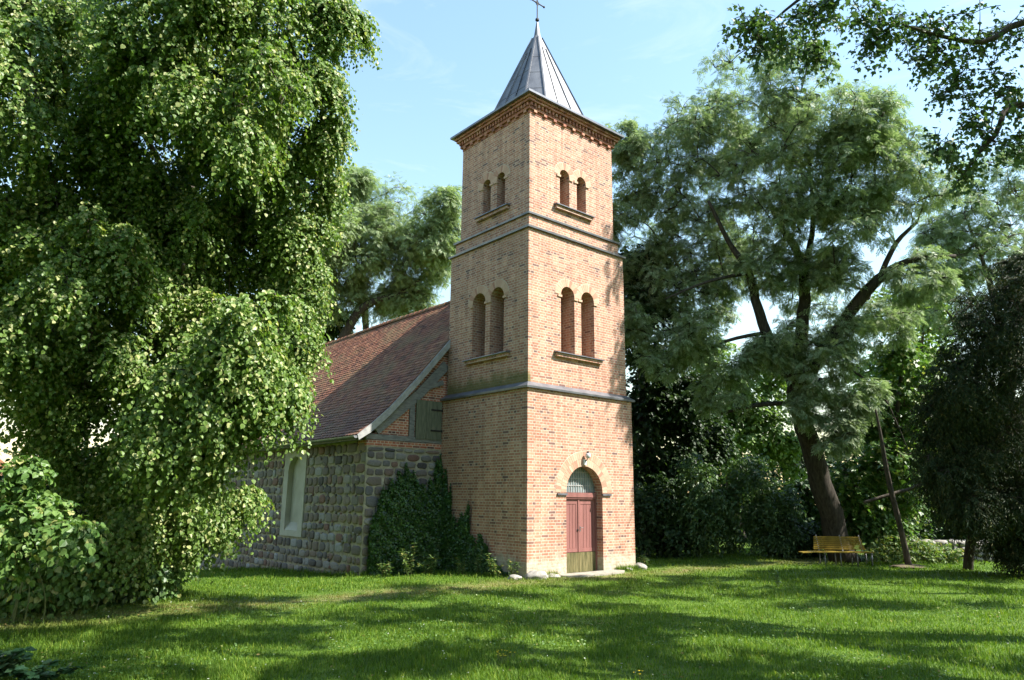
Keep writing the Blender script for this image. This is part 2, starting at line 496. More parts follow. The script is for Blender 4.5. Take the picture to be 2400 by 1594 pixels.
# ------------------------------------------------------------------ the ground
def softplus(x): return np.log1p(np.exp(np.clip(x, -30, 30)))
def g(x, y):
    x = np.asarray(x, float); y = np.asarray(y, float)
    t = np.clip((3.0 - x) / 4.5, 0, 1); t = t * t * (3 - 2 * t)
    fall = .062 * np.clip(softplus(2.0 * (y - 1.8)) / 2.0, 0, 22)
    wob = .035 * np.sin(.55 * x + 1.3) * np.sin(.47 * y + .4) + .02 * np.sin(1.3 * x - .7 * y)
    far = np.clip((np.hypot(x - 2, y - 2) - 30) / 60, 0, 1)
    return -fall * t * (1 - far) - 1.0 * far + wob * np.clip((np.hypot(x - 2, y - 1) - 3) / 4, 0, 1)

def make_ground():
    u = np.linspace(-1, 1, 181)
    c = 14 * np.sinh(u * math.asinh(500 / 14.0))
    X, Y = np.meshgrid(c - 3, c - 3, indexing='ij')
    V = np.stack([X, Y, g(X, Y)], -1).reshape(-1, 3)
    n = len(u); i = np.arange(n - 1)[:, None] * n; j = np.arange(n - 1)[None]
    F = np.stack([i + j, i + n + j, i + n + j + 1, i + j + 1], -1).reshape(-1, 4)
    tag(MB().add(V, F).build('ground', 'turf', smooth=True), kind='structure')
make_ground()

# ------------------------------------------------------------------ the church
W, D = 4.36, 4.04
S1, S15, S2 = .107, .205, .314
ZA, ZB, ZC, ZD = 5.03, 9.76, 10.24, 13.62
church = thing('church', 'small fieldstone village church with square brick west tower and red tiled roof', 'church', (2.18, 4.04, 0))

def fr(plane):      # face frames: (u, z, depth into the wall) -> world
    return lambda u, z, d: (u, plane + d, z)
def lf(plane):
    return lambda u, z, d: (plane + d, u, z)
def arch_poly(u0, u1, z0, zs, n=14):
    c, r = (u0 + u1) / 2, (u1 - u0) / 2
    return [(u0, z0), (u1, z0)] + [(c + r * math.cos(a), zs + r * math.sin(a)) for a in np.linspace(0, math.pi, n + 1)]

WIN = []   # frame, u0, u1, z0, zs
for a, b in ((1.40, 1.97), (2.26, 2.83)): WIN.append((fr(S1), a, b, 6.22, 7.955, 'm'))
for a, b in ((1.58, 2.01), (2.34, 2.76)): WIN.append((fr(S2), a, b, 10.92, 11.94, 'u'))
for a, b in ((1.19, 1.83), (2.07, 2.71)): WIN.append((lf(S1), a, b, 6.20, 7.90, 'm'))
for a, b in ((1.46, 1.87), (2.17, 2.58)): WIN.append((lf(S2), a, b, 10.90, 11.88, 'u'))
DOOR = (1.46, 2.95, 0.0, 2.20)

cut_l, cut_m, cut_u = MB(), MB(), MB()
for f, a, b, z0, zs, k in WIN:
    (cut_m if k == 'm' else cut_u).prism(arch_poly(a, b, z0, zs), lambda u, z, f=f: f(u, z, -.2), lambda u, z, f=f: f(u, z, .62))
f0 = fr(0.0)
cut_l.prism(arch_poly(DOOR[0], DOOR[1], -.02, DOOR[3], 20), lambda u, z: f0(u, z, -.2), lambda u, z: f0(u, z, .34))
tw = MB()
mesh_to_mb(tw, carve(MB().box(0, W, 0, D, -.6, ZA), cut_l, 't1'))
mesh_to_mb(tw, carve(MB().box(S1, W - S1, S1, D - S1, ZA, ZB), cut_m, 't2'))
tw.box(S15, W - S15, S15, D - S15, ZB, ZC)
mesh_to_mb(tw, carve(MB().box(S2, W - S2, S2, D - S2, ZC, ZD), cut_u, 't3'))
tower = tw.build('tower_wall', 'brick', church, uv=True)

def ring(mb, prof):
    """sweep a profile of (inset, z) round the square tower"""
    cs = []
    for s_, z in prof:
        cs.append([(s_, s_, z), (W - s_, s_, z), (W - s_, D - s_, z), (s_, D - s_, z)])
    V = [p for ringp in cs for p in ringp]; n = len(prof)
    F = [((k % n) * 4 + i, (k % n) * 4 + (i + 1) % 4, ((k + 1) % n) * 4 + (i + 1) % 4, ((k + 1) % n) * 4 + i) for k in range(n) for i in range(4)]
    return mb.add(V, F)
for z0, z1, so_, si in ((ZA - .03, ZA + .165, -.075, S1 - .004), (ZB - .025, ZB + .125, S1 - .07, S15 - .004), (ZC - .025, ZC + .125, S15 - .06, S2 - .004)):
    ring(MB(), [(si + .05, z0), (so_, z0), (so_ - .008, z0 + .055), (si, z1)]).build('string_course', 'zinc', church, fixn=True)

# window fittings
for i in range(0, 8, 2):
    f, a, b, z0, zs, k = WIN[i]
    a2, b2 = WIN[i][1], WIN[i + 1][2]
    e = .25 if k == 'm' else .22
    sill = MB()
    sill.prism([(-.10, z0 - .175), (.02, z0 - .175), (.02, z0 - .075), (-.10, z0 - .075)], lambda d, z: f(a2 - e, z, d), lambda d, z: f(b2 + e, z, d))
    so2 = sill.build('window_sill', 'brick', church, uv=True, fixn=True)
    cop = MB()
    cop.prism([(-.155, z0 - .072), (.05, z0 - .072), (.05, z0 + .01), (-.155, z0 - .045)], lambda d, z: f(a2 - e - .04, z, d), lambda d, z: f(b2 + e + .04, z, d))
    cop.build('sill_coping', 'zinc', so2, fixn=True)

def voussoirs(f, u0, u1, zs, t, parent, lay=1):
    c, r = (u0 + u1) / 2, (u1 - u0) / 2
    back = MB()
    n = 24
    th = np.linspace(0, math.pi, n + 1)
    V = []
    for rr in (r, r + t * lay + .015):
        V += [f(c + rr * math.cos(a), zs + rr * math.sin(a), d) for d in (-.003, .02) for a in th]
    m = n + 1
    F = [(i, i + 1, 2 * m + i + 1, 2 * m + i) for i in range(n)] + [(2 * m + i, 2 * m + i + 1, 3 * m + i + 1, 3 * m + i) for i in range(n)]
    F += [(0, 2 * m, 3 * m, m), (n, m + n, 3 * m + n, 2 * m + n)]
    ro = back.add(V, F).build('brick_arch', 'mortar', parent, fixn=True)
    vs_ = MB()
    for L in range(lay):
        ra, rb = r + L * t + (.0 if L == 0 else .006), r + (L + 1) * t
        k = int(math.pi * (ra + rb) / 2 / (.078 if lay == 1 else .085))
        for i in range(k):
            a0 = math.pi * (i + .04) / k; a1 = math.pi * (i + .96) / k
            jit = random.uniform(-.003, .003)
            P = [(ra, a0), (rb, a0), (rb, a1), (ra, a1)]
            vs_.add([f(c + q * math.cos(a), zs + q * math.sin(a), d) for d in (-.009 + jit, .03) for q, a in P],
                    [(0, 1, 2, 3), (7, 6, 5, 4), (0, 4, 5, 1), (1, 5, 6, 2), (2, 6, 7, 3), (3, 7, 4, 0)])
    vs_.build('arch_bricks', 'arch', parent if False else ro, fixn=True)
    return ro

for f, a, b, z0, zs, k in WIN:
    lou = MB()
    lou.prism(arch_poly(a + .002, b - .002, z0 + .002, zs), lambda u, z: f(u, z, .56), lambda u, z: f(u, z, .615))
    wo = lou.build('window', 'nichedark', church, fixn=True)
    sl_ = MB()
    z = z0 + .12
    while z < zs - .02:
        sl_.prism([(.50, z), (.555, z + .05), (.555, z + .065), (.50, z + .015)], lambda d, zz: f(a + .02, zz, d), lambda d, zz: f(b - .02, zz, d))
        z += .13
    sl_.build('louvre_slats', 'nichedark', wo, fixn=True)
    voussoirs(f, a, b, zs, .235, church)
    for u in (a, b):
        imp = MB()
        sgn = -1 if u == a else 1
        q0, q1 = sorted((u - sgn * .025, u + sgn * .13))
        V = [f(uu, zz, dd) for uu in (q0, q1) for zz in (zs - .085, zs - .018) for dd in (-.035, .05)]
        imp.add(V, [(0, 1, 3, 2), (4, 6, 7, 5), (0, 4, 5, 1), (2, 3, 7, 6), (0, 2, 6, 4), (1, 5, 7, 3)])
        imp.build('impost_brick', 'arch', wo, fixn=True)

# cornice: dentils, corbelled courses, toothed course, sheet edge
cor = MB()
ring(cor, [(S2 + .05, ZD + .085), (S2 - .075, ZD + .085), (S2 - .075, ZD + .165), (S2 + .05, ZD + .165)])
ring(cor, [(S2 + .06, ZD + .168), (S2 - .06, ZD + .168), (S2 - .06, ZD + .285), (S2 + .06, ZD + .285)])
ring(cor, [(S2 + .05, ZD + .288), (S2 - .17, ZD + .288), (S2 - .17, ZD + .37), (S2 + .05, ZD + .37)])
ring(cor, [(S2 + .05, ZD + .373), (S2 - .22, ZD + .373), (S2 - .22, ZD + .45), (S2 + .05, ZD + .45)])
ring(cor, [(S2 + .05, ZD - .03), (S2 - .012, ZD - .03), (S2 - .012, ZD + .082), (S2 + .05, ZD + .082)])
L = W - 2 * S2
for i in range(9):
    u = S2 + .12 + i * (L - .24 - .12) / 8
    cor.box(u, u + .12, S2 - .075, S2 + .01, ZD + .01, ZD + .0845)
    v = S2 + .10 + i * (D - 2 * S2 - .2 - .12) / 8
    cor.box(S2 - .075, S2 + .01, v, v + .12, ZD + .01, ZD + .0845)
for i in range(26):
    u = S2 - .06 + i * (L + .12 - .07) / 25
    cor.box(u, u + .07, S2 - .13, S2 - .055, ZD + .17, ZD + .283)
    v = S2 - .06 + i * (D - 2 * S2 + .12 - .07) / 25
    cor.box(S2 - .13, S2 - .055, v + .001, v + .071, ZD + .17, ZD + .283)
corn = cor.build('cornice', 'cornicebrick', church, fixn=True)
ring(MB(), [(S2 + .1, ZD + .453), (-.012, ZD + .453), (-.016, ZD + .52), (S2 + .25, ZD + .60)]).build('eaves_sheet', 'zinc', church, fixn=True)

# spire
SX, SY = W / 2, D / 2
def octa(a, b, z):
    return [(SX + u, SY + v, z) for u, v in ((-a, -b), (-b, -a), (b, -a), (a, -b), (a, b), (b, a), (-b, a), (-a, b))]
zt0 = ZD + .56
rings_ = [(1.82, 1.40, zt0), (1.46, .94, zt0 + .20), (.145, .085, 17.95), (.10, .06, 18.05), (.03, .018, 18.62)]
V = [p for r_ in rings_ for p in octa(*r_)]
F = [(k * 8 + i, k * 8 + (i + 1) % 8, k * 8 + 8 + (i + 1) % 8, k * 8 + 8 + i) for k in range(4) for i in range(8)] + [tuple(range(32, 40))]
spire = MB().add(V, F).build('spire', 'spire', church, fixn=True)
seam = MB()
lo_, hi_ = octa(1.46, .94, zt0 + .20), octa(.145, .085, 17.95)
base_ = octa(1.82, 1.40, zt0)
for i in range(8):
    a0, b0 = np.array(lo_[i]), np.array(hi_[i]); c0 = np.array(lo_[(i + 1) % 8]); d0 = np.array(hi_[(i + 1) % 8])
    cen = np.array([SX, SY, 0])
    for t in ([0.0] if i % 2 == 0 else [0.0, 1 / 3, 2 / 3]):
        p, q = a0 + (c0 - a0) * t, b0 + (d0 - b0) * t
        if t: q = p + (q - p) * random.uniform(.8, .86)
        o_ = (p - cen) * np.array([1, 1, 0]); o_ /= np.linalg.norm(o_)
        seam.bar(p + o_ * .012, q + o_ * .012, .05 if t == 0 else .03, .05, up=o_ + np.array([0, 0, .3]))
    # horizontal laps
    for t in (.22, .45, .68):
        tt = t + (i % 3) * .05
        p, q = a0 + (b0 - a0) * tt, c0 + (d0 - c0) * tt
        o_ = ((p + q) / 2 - cen) * np.array([1, 1, 0]); o_ /= np.linalg.norm(o_)
        seam.bar(p + o_ * .002, q + o_ * .002, .02, .012, up=o_ + np.array([0, 0, .35]))
seam.build('standing_seams', 'spire', spire, fixn=True)
cr = MB()
cr.tube([(SX, SY, 18.5), (SX, SY, 19.95)], .022, 8)
zc_ = 19.42
cr.tube([(SX - .33, SY, zc_), (SX + .33, SY, zc_)], .022, 8)
for p in ((SX - .33, SY, zc_), (SX + .33, SY, zc_), (SX, SY, 19.93)):
    cr.tube([np.array(p) + (0, 0, -.045), np.array(p) + (0, 0, -.02), np.array(p) + (0, 0, .02), np.array(p) + (0, 0, .045)], [.012, .04, .04, .012], 8)
for sx_ in (-1, 1):
    for sz_ in (-1, 1):
        cr.tube([(SX + sx_ * .12, SY, zc_), (SX + sx_ * .05, SY, zc_ + sz_ * .05), (SX, SY, zc_ + sz_ * .12)], .012, 6)
cr.tube([(SX, SY, 18.66), (SX, SY, 18.70), (SX, SY, 18.76), (SX, SY, 18.80)], [.02, .07, .07, .02], 10)
cr.build('cross', 'iron', spire, smooth=False, fixn=True)

# door
dy = .27
dl, dr, dtop = 1.50, 2.92, 1.98
door = MB().box(DOOR[0] + .002, DOOR[0] + .05, dy - .03, dy + .07, 0, 2.22).box(DOOR[1] - .05, DOOR[1] - .002, dy - .03, dy + .07, 0, 2.22)
door.box(DOOR[0] + .05, DOOR[1] - .05, dy - .07, dy + .07, 2.07, 2.20).box(DOOR[0] + .05, DOOR[1] - .05, dy - .045, dy + .07, 2.02, 2.069)
door = door.build('door', 'door', church, fixn=True)
mid = (dl + dr) / 2
for s_ in (0, 1):
    u0, u1 = (dl + .012, mid - .004) if s_ == 0 else (mid + .004, dr - .022)
    lb = MB().box(u0, u1, dy + .022, dy + .06, .55, 2.018)
    for (a, b, c, d) in ((u0, u1, 1.88, 2.015), (u0, u1, .56, .66), (u0, u0 + .09, .66, 1.88), (u1 - .09, u1, .66, 1.88)):
        lb.box(a, b, dy, dy + .0215, c, d)
    w_ = (u1 - u0 - .18) / 4
    for q in range(4):
        lb.box(u0 + .09 + q * w_ + .006, u0 + .09 + (q + 1) * w_ - .006, dy + .010, dy + .0212, .662, 1.878)
    lf_ = lb.build('door_leaf', 'door', door, fixn=True)
    kb = MB()
    for q in range(3):
        a = u0 + q * (u1 - u0) / 3
        kb.box(a + .004, a + (u1 - u0) / 3 - .004, dy - .018 + .003 * q, dy + .05, .015, .545)
    ko = kb.build('kick_boards', 'kick', door, fixn=True)
    ko['label'] = 'greenish mossy boards along the foot of the door'
cst = MB().bar((mid, dy - .012, .56), (mid, dy - .012, 2.016), .05, .02, up=(0, 1, 0))
cst.build('door_strip', 'door', door, fixn=True)
hd = MB().box(mid + .05, mid + .078, dy - .012, dy - .0005, 1.12, 1.26)
hd.tube([(mid + .065, dy - .01, 1.22), (mid + .065, dy - .05, 1.22), (mid + .15, dy - .05, 1.22)], .009, 8)
hd.build('door_handle', 'benchleg', door, fixn=True)
lk = MB().tube([(mid - .035, dy - .022, 1.16), (mid - .035, dy + .0, 1.16)], .03, 10)
lk.build('lock', 'iron', door, fixn=True)
fan = MB()
fan.prism(arch_poly(DOOR[0] + .004, DOOR[1] - .004, 2.205, 2.206, 20), lambda u, z: f0(u, z, dy + .03), lambda u, z: f0(u, z, dy + .06))
fan = fan.build('fanlight', 'glassgrille', door, fixn=True)
fg = MB()
c_, r_ = (DOOR[0] + DOOR[1]) / 2, (DOOR[1] - DOOR[0]) / 2 - .01
for u in np.arange(DOOR[0] + .09, DOOR[1] - .03, .098):
    h = math.sqrt(max(r_ ** 2 - (u - c_) ** 2, 0))
    fg.box(u - .009, u + .009, dy + .012, dy + .0295, 2.206, 2.206 + h)
for z in (2.40, 2.60, 2.78):
    h = math.sqrt(max(r_ ** 2 - (z - 2.206) ** 2, 0))
    fg.box(c_ - h, c_ + h, dy + .006, dy + .0115, z - .011, z + .011)
fg.build('glazing_bars', 'board', fan, fixn=True)
voussoirs(f0, DOOR[0], DOOR[1], DOOR[3], .205, church, lay=2)
for u in (DOOR[0], DOOR[1]):
    im = MB()
    sg = -1 if u == DOOR[0] else 1
    a, b = sorted((u - sg * .015, u + sg * .36))
    im.box(a, b, -.045, .03, 2.12, 2.175)
    im.build('door_impost', 'darkzinc', church, fixn=True)
st = MB()
pts = [(1.05, -.02), (3.35, -.02), (3.45, -.35), (3.1, -.62), (2.2, -.72), (1.3, -.66), (.95, -.35)]
st.prism(pts, lambda x, y: (x, y, -.25), lambda x, y: (x, y, .045))
st.build('doorstep', 'stonestep', church, fixn=True)

# ---- nave
NX0, NX1, NY0, NY1, NZ = -2.60, 6.96, D, 20.2, 3.66
PROF = [(-3.02, 3.72), (-2.6, 4.06), (-2.0, 4.60), (-1.13, 5.53), (.26, 7.14), (2.18, 9.22)]
NI = (7.92, 9.62, .74, 3.50)
zroof = lambda x: float(np.interp(x if x < 2.18 else 4.36 - x, [p[0] for p in PROF], [p[1] for p in PROF]))
nw = MB()
cutn = MB().prism([(NI[0] + .01, NI[2] + .01), (NI[1] - .01, NI[2] + .01), (NI[1] - .01, NI[3] - .01), (NI[0] + .01, NI[3] - .01)], lambda u, z: (NX0 - .2, u, z), lambda u, z: (NX0 + .34, u, z))
mesh_to_mb(nw, carve(MB().box(NX0, NX0 + .8, NY0 + .6, NY1, -1.8, NZ), cutn, 'n1'))
nw.box(NX1 - .8, NX1, NY0 + .6, NY1, -1.8, NZ)
nw.prism([(NX0, -1.8), (NX1, -1.8), (NX1, 3.47), (NX0, 3.47)], lambda x, z: (x, NY0, z), lambda x, z: (x, NY0 + .6, z))
nw.prism([(NX0, -1.8), (NX1, -1.8), (NX1, NZ), (2.18, 8.9), (NX0, NZ)], lambda x, z: (x, NY1, z), lambda x, z: (x, NY1 + .6, z))
nave = nw.build('nave_wall', 'stonemortar', church, fixn=True)

def stone_rows(mb, f, u0, u1, zlo, zhi, skip=None, wide=(.24, .54), quoin=None):
    z = zlo
    k = 0
    while z < zhi - .1:
        h = min(random.uniform(.22, .34), zhi - z)
        if zhi - (z + h) < .12: h = zhi - z
        u = u0
        first = True
        while u < u1 - .06:
            w = random.uniform(*wide) * (1.25 if random.random() < .12 else 1)
            if first and quoin: w = quoin[k % 2] * random.uniform(.85, 1.15)
            first = False
            if u1 - (u + w) < .14: w = u1 - u
            if not (skip and u + w > skip[0] and u < skip[1] and z + h > skip[2] and z < skip[3]):
                stone1(mb, f, u + w / 2, z + h / 2, w / 2 - random.uniform(.008, .022), h / 2 - random.uniform(.008, .02))
            elif skip and u < skip[0] and skip[0] - u > .15:
                ww = skip[0] - u
                stone1(mb, f, u + ww / 2, z + h / 2, ww / 2 - .02, h / 2 - .02)
            elif skip and u + w > skip[1] and u + w - skip[1] > .15:
                ww = u + w - skip[1]
                stone1(mb, f, u + w - ww / 2, z + h / 2, ww / 2 - .02, h / 2 - .02)
            u += w
        z += h; k += 1
def stone1(mb, f, u, z, a, b):
    n = 16
    th = np.arange(n) * 2 * math.pi / n + .1
    e = random.uniform(.4, .8)
    ca, sa = np.cos(th), np.sin(th)
    ru = np.sign(ca) * np.abs(ca) ** e; rz = np.sign(sa) * np.abs(sa) ** e
    j = 1 + rng.uniform(-.10, .06, n)
    rot = random.uniform(-.06, .06)
    h = random.uniform(.02, .042)
    z = z + .014 * math.sin(u * 1.25 + 1.7 * math.floor(z / .3)) + random.uniform(-.018, .018) if .1 < z < 3.2 else z
    b = b * random.uniform(.9, 1.05); V = []
    for sc, d in ((1.0, .01), (.93, -h * .65), (.72, -h), (.3, -h * 1.08)):
        for k in range(n):
            p, q = ru[k] * a * j[k] * sc, rz[k] * b * j[k] * sc
            V.append(f(u + p - q * rot, z + q + p * rot, d + (rng.uniform(-.004, .004) if sc < 1 else 0)))
    F = [(r * n + k, r * n + (k + 1) % n, (r + 1) * n + (k + 1) % n, (r + 1) * n + k) for r in range(3) for k in range(n)]
    F.append(tuple(range(3 * n, 4 * n)))
    mb.add(V, F)
sb = MB()
stone_rows(sb, lf(NX0), NY0 + .01, NY1 - .05, -1.15, 3.60, skip=NI, quoin=(.5, .28))
stone_rows(sb, fr(NY0), NX0 + .01, -.02, -.7, 3.45, wide=(.26, .5), quoin=(.3, .52))
for k in range(330):
    stone1(sb, lf(NX0 - .004), random.choice([random.uniform(NY0 + .2, 7.7), random.uniform(9.8, 14)]), random.uniform(-.6, 3.4), random.uniform(.03, .075), random.uniform(.03, .06))
sb.build('field_stones', 'stone', nave, smooth=True, fixn=True)
# blind window with plaster surround
fl = lf(NX0)
pl = MB()
outer = [(NI[0], NI[2]), (NI[1], NI[2]), (NI[1], NI[3]), (NI[0], NI[3])]
inn = arch_poly(NI[0] + .34, NI[1] - .34, NI[2] + .16, NI[3] - .16 - .51, 16)
blk = MB().prism(outer, lambda u, z: fl(u, z, -.035), lambda u, z: fl(u, z, -.001)).prism([(NI[0] + .012, NI[2] + .012), (NI[1] - .012, NI[2] + .012), (NI[1] - .012, NI[3] - .012), (NI[0] + .012, NI[3] - .012)], lambda u, z: fl(u, z, -.0005), lambda u, z: fl(u, z, .335))
ct2 = MB().prism(inn, lambda u, z: fl(u, z, -.3), lambda u, z: fl(u, z, .3))
pm = MB(); mesh_to_mb(pm, carve(blk, ct2, 'nf'))
nwin = pm.build('window', 'plaster', church, fixn=True)
nwin['label'] = 'tall plastered blind window in the fieldstone wall'
pin = [(u + (.004 if u < 8.77 else -.004), z) for u, z in inn]
MB().prism(pin, lambda u, z: fl(u, z, .15), lambda u, z: fl(u, z, .33)).build('blind_panel', 'plaster', nwin, fixn=True)
u0_, u1_ = NI[0] + .345, NI[1] - .345
MB().prism([(-.02, NI[2] + .162), (.149, NI[2] + .162), (.149, NI[2] + .44), (-.02, NI[2] + .19)], lambda d, z: fl(u0_, z, d), lambda d, z: fl(u1_, z, d)).build('sloping_sill', 'plaster', nwin, fixn=True)

# gable: brick course, sill beam, timber frame with brick infill, shutter
gb = MB().box(NX0 - .02, NX1, NY0 - .015, NY0 + .5, 3.473, 3.64)
gb = gb.prism([(NX0 + .1, 3.645), (NX1 - .1, 3.645), (4.30, 6.8), (2.18, 9.0), (.06, 6.8)], lambda x, z: (x, NY0 + .03, z), lambda x, z: (x, NY0 + .3, z)).build('gable', 'infill', church, uv=True, fixn=True)
tb = MB()
tb.box(NX0 - .06, -.004, NY0 - .03, NY0 + .10, 3.66, 3.82)
gt = tb.build('sill_beam', 'timber', gb, fixn=True)
tb = MB(); tb.bar((-2.35, NY0 + .01, 3.93), (-.93, NY0 + .01, 5.10), .10, .30, up=(-.6, 0, .8)); tb.bar((-.935, NY0 + .01, 5.096), (.1, NY0 + .01, 6.18), .10, .30, up=(-.7, 0, .7)); tb.build('rafter', 'timber', gb, fixn=True)
tb = MB(); tb.bar((-.62, NY0 + .012, 5.36), (-.004, NY0 + .012, 5.60), .09, .15, up=(0, 0, 1)); tb.build('collar_beam', 'timber', gb, fixn=True)
tb = MB(); tb.box(-1.20, -1.03, NY0 - .028, NY0 + .08, 3.822, 4.93); tb.build('post', 'timber', gb, fixn=True)
sh = MB()
for q in range(5):
    a = -.99 + q * .19
    sh.box(a + .003, a + .187, NY0 - .055 + .004 * (q % 2), NY0 - .012, 3.76, 4.96)
sh = sh.build('shutter', 'shutter', church, fixn=True)
for z in (4.02, 4.66):
    MB().box(-.45, -.03, NY0 - .072, NY0 - .056, z, z + .05).tube([(-.03, NY0 - .064, z - .02), (-.03, NY0 - .064, z + .07)], .014, 8).build('hinge', 'iron', sh, fixn=True)

# roof
def tiles(side):
    mb = MB()
    P = np.array(PROF); seg = np.diff(P, axis=0); ln = np.hypot(*seg.T); cum = np.r_[0, np.cumsum(ln)]
    tot = cum[-1]
    ex, wd, lng = .152, .172, .29
    s_ = 0.0; row = 0
    y0, y1 = NY0 - .12, NY1 + .12
    while s_ < tot - .04:
        smid = min(s_ + ex / 2, tot - .01)
        k = min(np.searchsorted(cum, smid) - 1, len(seg) - 1)
        t = seg[k] / ln[k]; nrm = np.array([-t[1], t[0]])
        bx, bz = np.interp(s_, cum, P[:, 0]), np.interp(s_, cum, P[:, 1])
        l2 = min(lng, tot - s_ + .02)
        y = y0 - (wd / 2 if row % 2 else 0)
        while y < y1 - .01:
            a, b = max(y, y0) + .004, min(y + wd, y1) - .004
            if b - a > .03:
                lift = random.uniform(.026, .040); jz = random.uniform(-.006, .006); th = .014
                c_, hw = (a + b) / 2, (b - a) / 2
                out = [(a, .045), (a + hw * .45, .012), (c_, 0), (b - hw * .45, .012), (b, .045), (b, l2), (a, l2)]
                top, bot = [], []
                for yy, q in out:
                    hgt = lift * (1 - q / lng) + .003
                    for lst, dh in ((top, th), (bot, 0)):
                        x = bx + t[0] * (q + jz) + nrm[0] * (hgt + dh); z = bz + t[1] * (q + jz) + nrm[1] * (hgt + dh)
                        lst.append((x if side == 0 else 4.36 - x, yy, z))
                n = 7
                mb.add(top + bot, [tuple(range(n)), (0, 1, 8, 7)[::-1], (1, 2, 9, 8)[::-1], (2, 3, 10, 9)[::-1], (3, 4, 11, 10)[::-1], (4, 5, 12, 11)[::-1], (6, 0, 7, 13)[::-1]])
            y += wd
        s_ += ex; row += 1
    return mb
sheet = MB()
pr2 = PROF + [(4.36 - x, z) for x, z in PROF[-2::-1]]
low = [(x, z - .12) for x, z in pr2[::-1]]
sheet.prism([(x, z - .002) for x, z in pr2] + low, lambda x, z: (x, NY0 - .06, z), lambda x, z: (x, NY1 + .1, z))
roof = sheet.build('nave_roof', 'timber', church, fixn=True)
for sd in (0, 1):
    tiles(sd).build('roof_tiles', 'tile', roof, fixn=(sd == 1))
rc = MB()
y = NY0 - .1
while y < NY1 + .1:
    th = np.linspace(-.25, math.pi + .25, 9)
    V = []
    for yy, r_ in ((y, .155), (y + .38, .135)):
        for o_ in (r_, r_ - .018):
            V += [(2.18 + o_ * math.cos(a), yy, 9.20 + .02 * math.sin(y * .7) + o_ * .85 * math.sin(a)) for a in th]
    F = [(i, i + 1, 18 + i + 1, 18 + i) for i in range(8)] + [(9 + i, 9 + i + 1, 27 + i + 1, 27 + i) for i in range(8)] + [(i, i + 1, 9 + i + 1, 9 + i) for i in range(8)]
    rc.add(V, F); y += .345
rc.build('ridge_tiles', 'tile', roof, fixn=True)
bb = MB()
pp = PROF[:-1] + [(2.18, 9.22)]
up_ = [(x, z + .03) for x, z in pp]; dn_ = [(x + .02, z - .21) for x, z in pp[::-1]]
dn_[-1] = (-2.97, 3.60)
bb.prism(up_ + dn_, lambda x, z: (x, NY0 - .19, z), lambda x, z: (x, NY0 - .145, z))
bb.build('bargeboard', 'board', roof, fixn=True)
MB().bar((-2.9, NY0 - .10, 3.66), (-2.9, NY1, 3.66), .10, .10).build('eaves_board', 'darkzinc', roof, fixn=True)
gu = MB()
th = np.linspace(math.pi, 2 * math.pi, 9)
V = []
for yy in (NY0 - .17, NY1 + .1):
    for r_ in (.075, .068):
        V += [(-3.06 + r_ * math.cos(a), yy, 3.72 + r_ * math.sin(a)) for a in th]
F = [(i, i + 1, 18 + i + 1, 18 + i) for i in range(8)] + [(9 + i, 10 + i, 28 + i, 27 + i) for i in range(8)] + [(0, 9, 27, 18), (8, 17, 35, 26)]
F += [tuple(range(9))]
gu.add(V, F).build('gutter', 'zinc', roof, fixn=True)

# lamp above the door
lamp = thing('wall_lamp', 'small white lantern lamp fixed on the keystone above the church door', 'lamp', (2.2, 0, 3.05))
MB().box(2.15, 2.25, -.055, -.010, 2.99, 3.13).build('bracket', 'white', lamp, fixn=True)
MB().tube([(2.2, -.05, 3.08), (2.2, -.11, 3.12), (2.22, -.13, 3.2)], .014, 8).build('arm', 'iron', lamp, fixn=True)
zz = [3.16, 3.18, 3.22, 3.27, 3.31, 3.33]; rr = [.03, .055, .075, .075, .055, .02]
MB().tube([(2.23, -.13, z) for z in zz], rr, 12).build('lamp_head', 'lampglass', lamp, smooth=True)
MB().tube([(2.23, -.13, z) for z in (3.331, 3.345, 3.37)], [.06, .05, .012], 12).build('lamp_cap', 'iron', lamp)

# ------------------------------------------------------------------ foliage
def nrm(v): return v / (np.linalg.norm(v, axis=-1, keepdims=True) + 1e-9)
T_LIME = (np.array([(0, 0, 0), (-.40, .18, .07), (-.42, .58, .09), (0, 1.02, -.06), (.42, .58, .09), (.40, .18, .07)]), np.array([(0, 3, 2, 1), (0, 5, 4, 3)]))
T_OVAL = (np.array([(0, 0, 0), (-.24, .35, .05), (0, 1.0, -.05), (.24, .35, .05)]), np.array([(0, 3, 2, 1)]))
T_LONG = (np.array([(0, 0, 0), (-.13, .4, .03), (0, 1.0, -.12), (.13, .4, .03)]), np.array([(0, 3, 2, 1)]))
def t_ash():
    V, F = [], []
    def leaflet(x, y, ang, l, dz):
        c, s = math.cos(ang), math.sin(ang)
        for a, b, z in ((0, 0, 0), (-.2, .42, .02), (0, 1, -.10), (.2, .42, .02)):
            a, b = a * l, b * l
            V.append((x + a * c + b * s, y - a * s + b * c, dz + z * l))
        n = len(V); F.append((n - 4, n - 1, n - 2, n - 3))
    for k in range(4):
        y = .22 + k * .17
        for sg in (-1, 1): leaflet(0, y, sg * 1.0, .34, -.06 * y)
    leaflet(0, .84, 0, .36, -.08)
    return np.array(V), np.array(F)
T_ASH = t_ash()
def t_maple():
    V = [(0, 0, 0)]; F = []
    pts = [(-.36, .08), (-.52, .42), (-.24, .46), (0, 1.0), (.24, .46), (.52, .42), (.36, .08)]
    V += [(x, y, .05 * abs(x) - .06 * y) for x, y in pts]
    return np.array(V), np.array([(0, 3, 2, 1), (0, 5, 4, 3), (0, 7, 6, 5)])
T_MAPLE = t_maple()

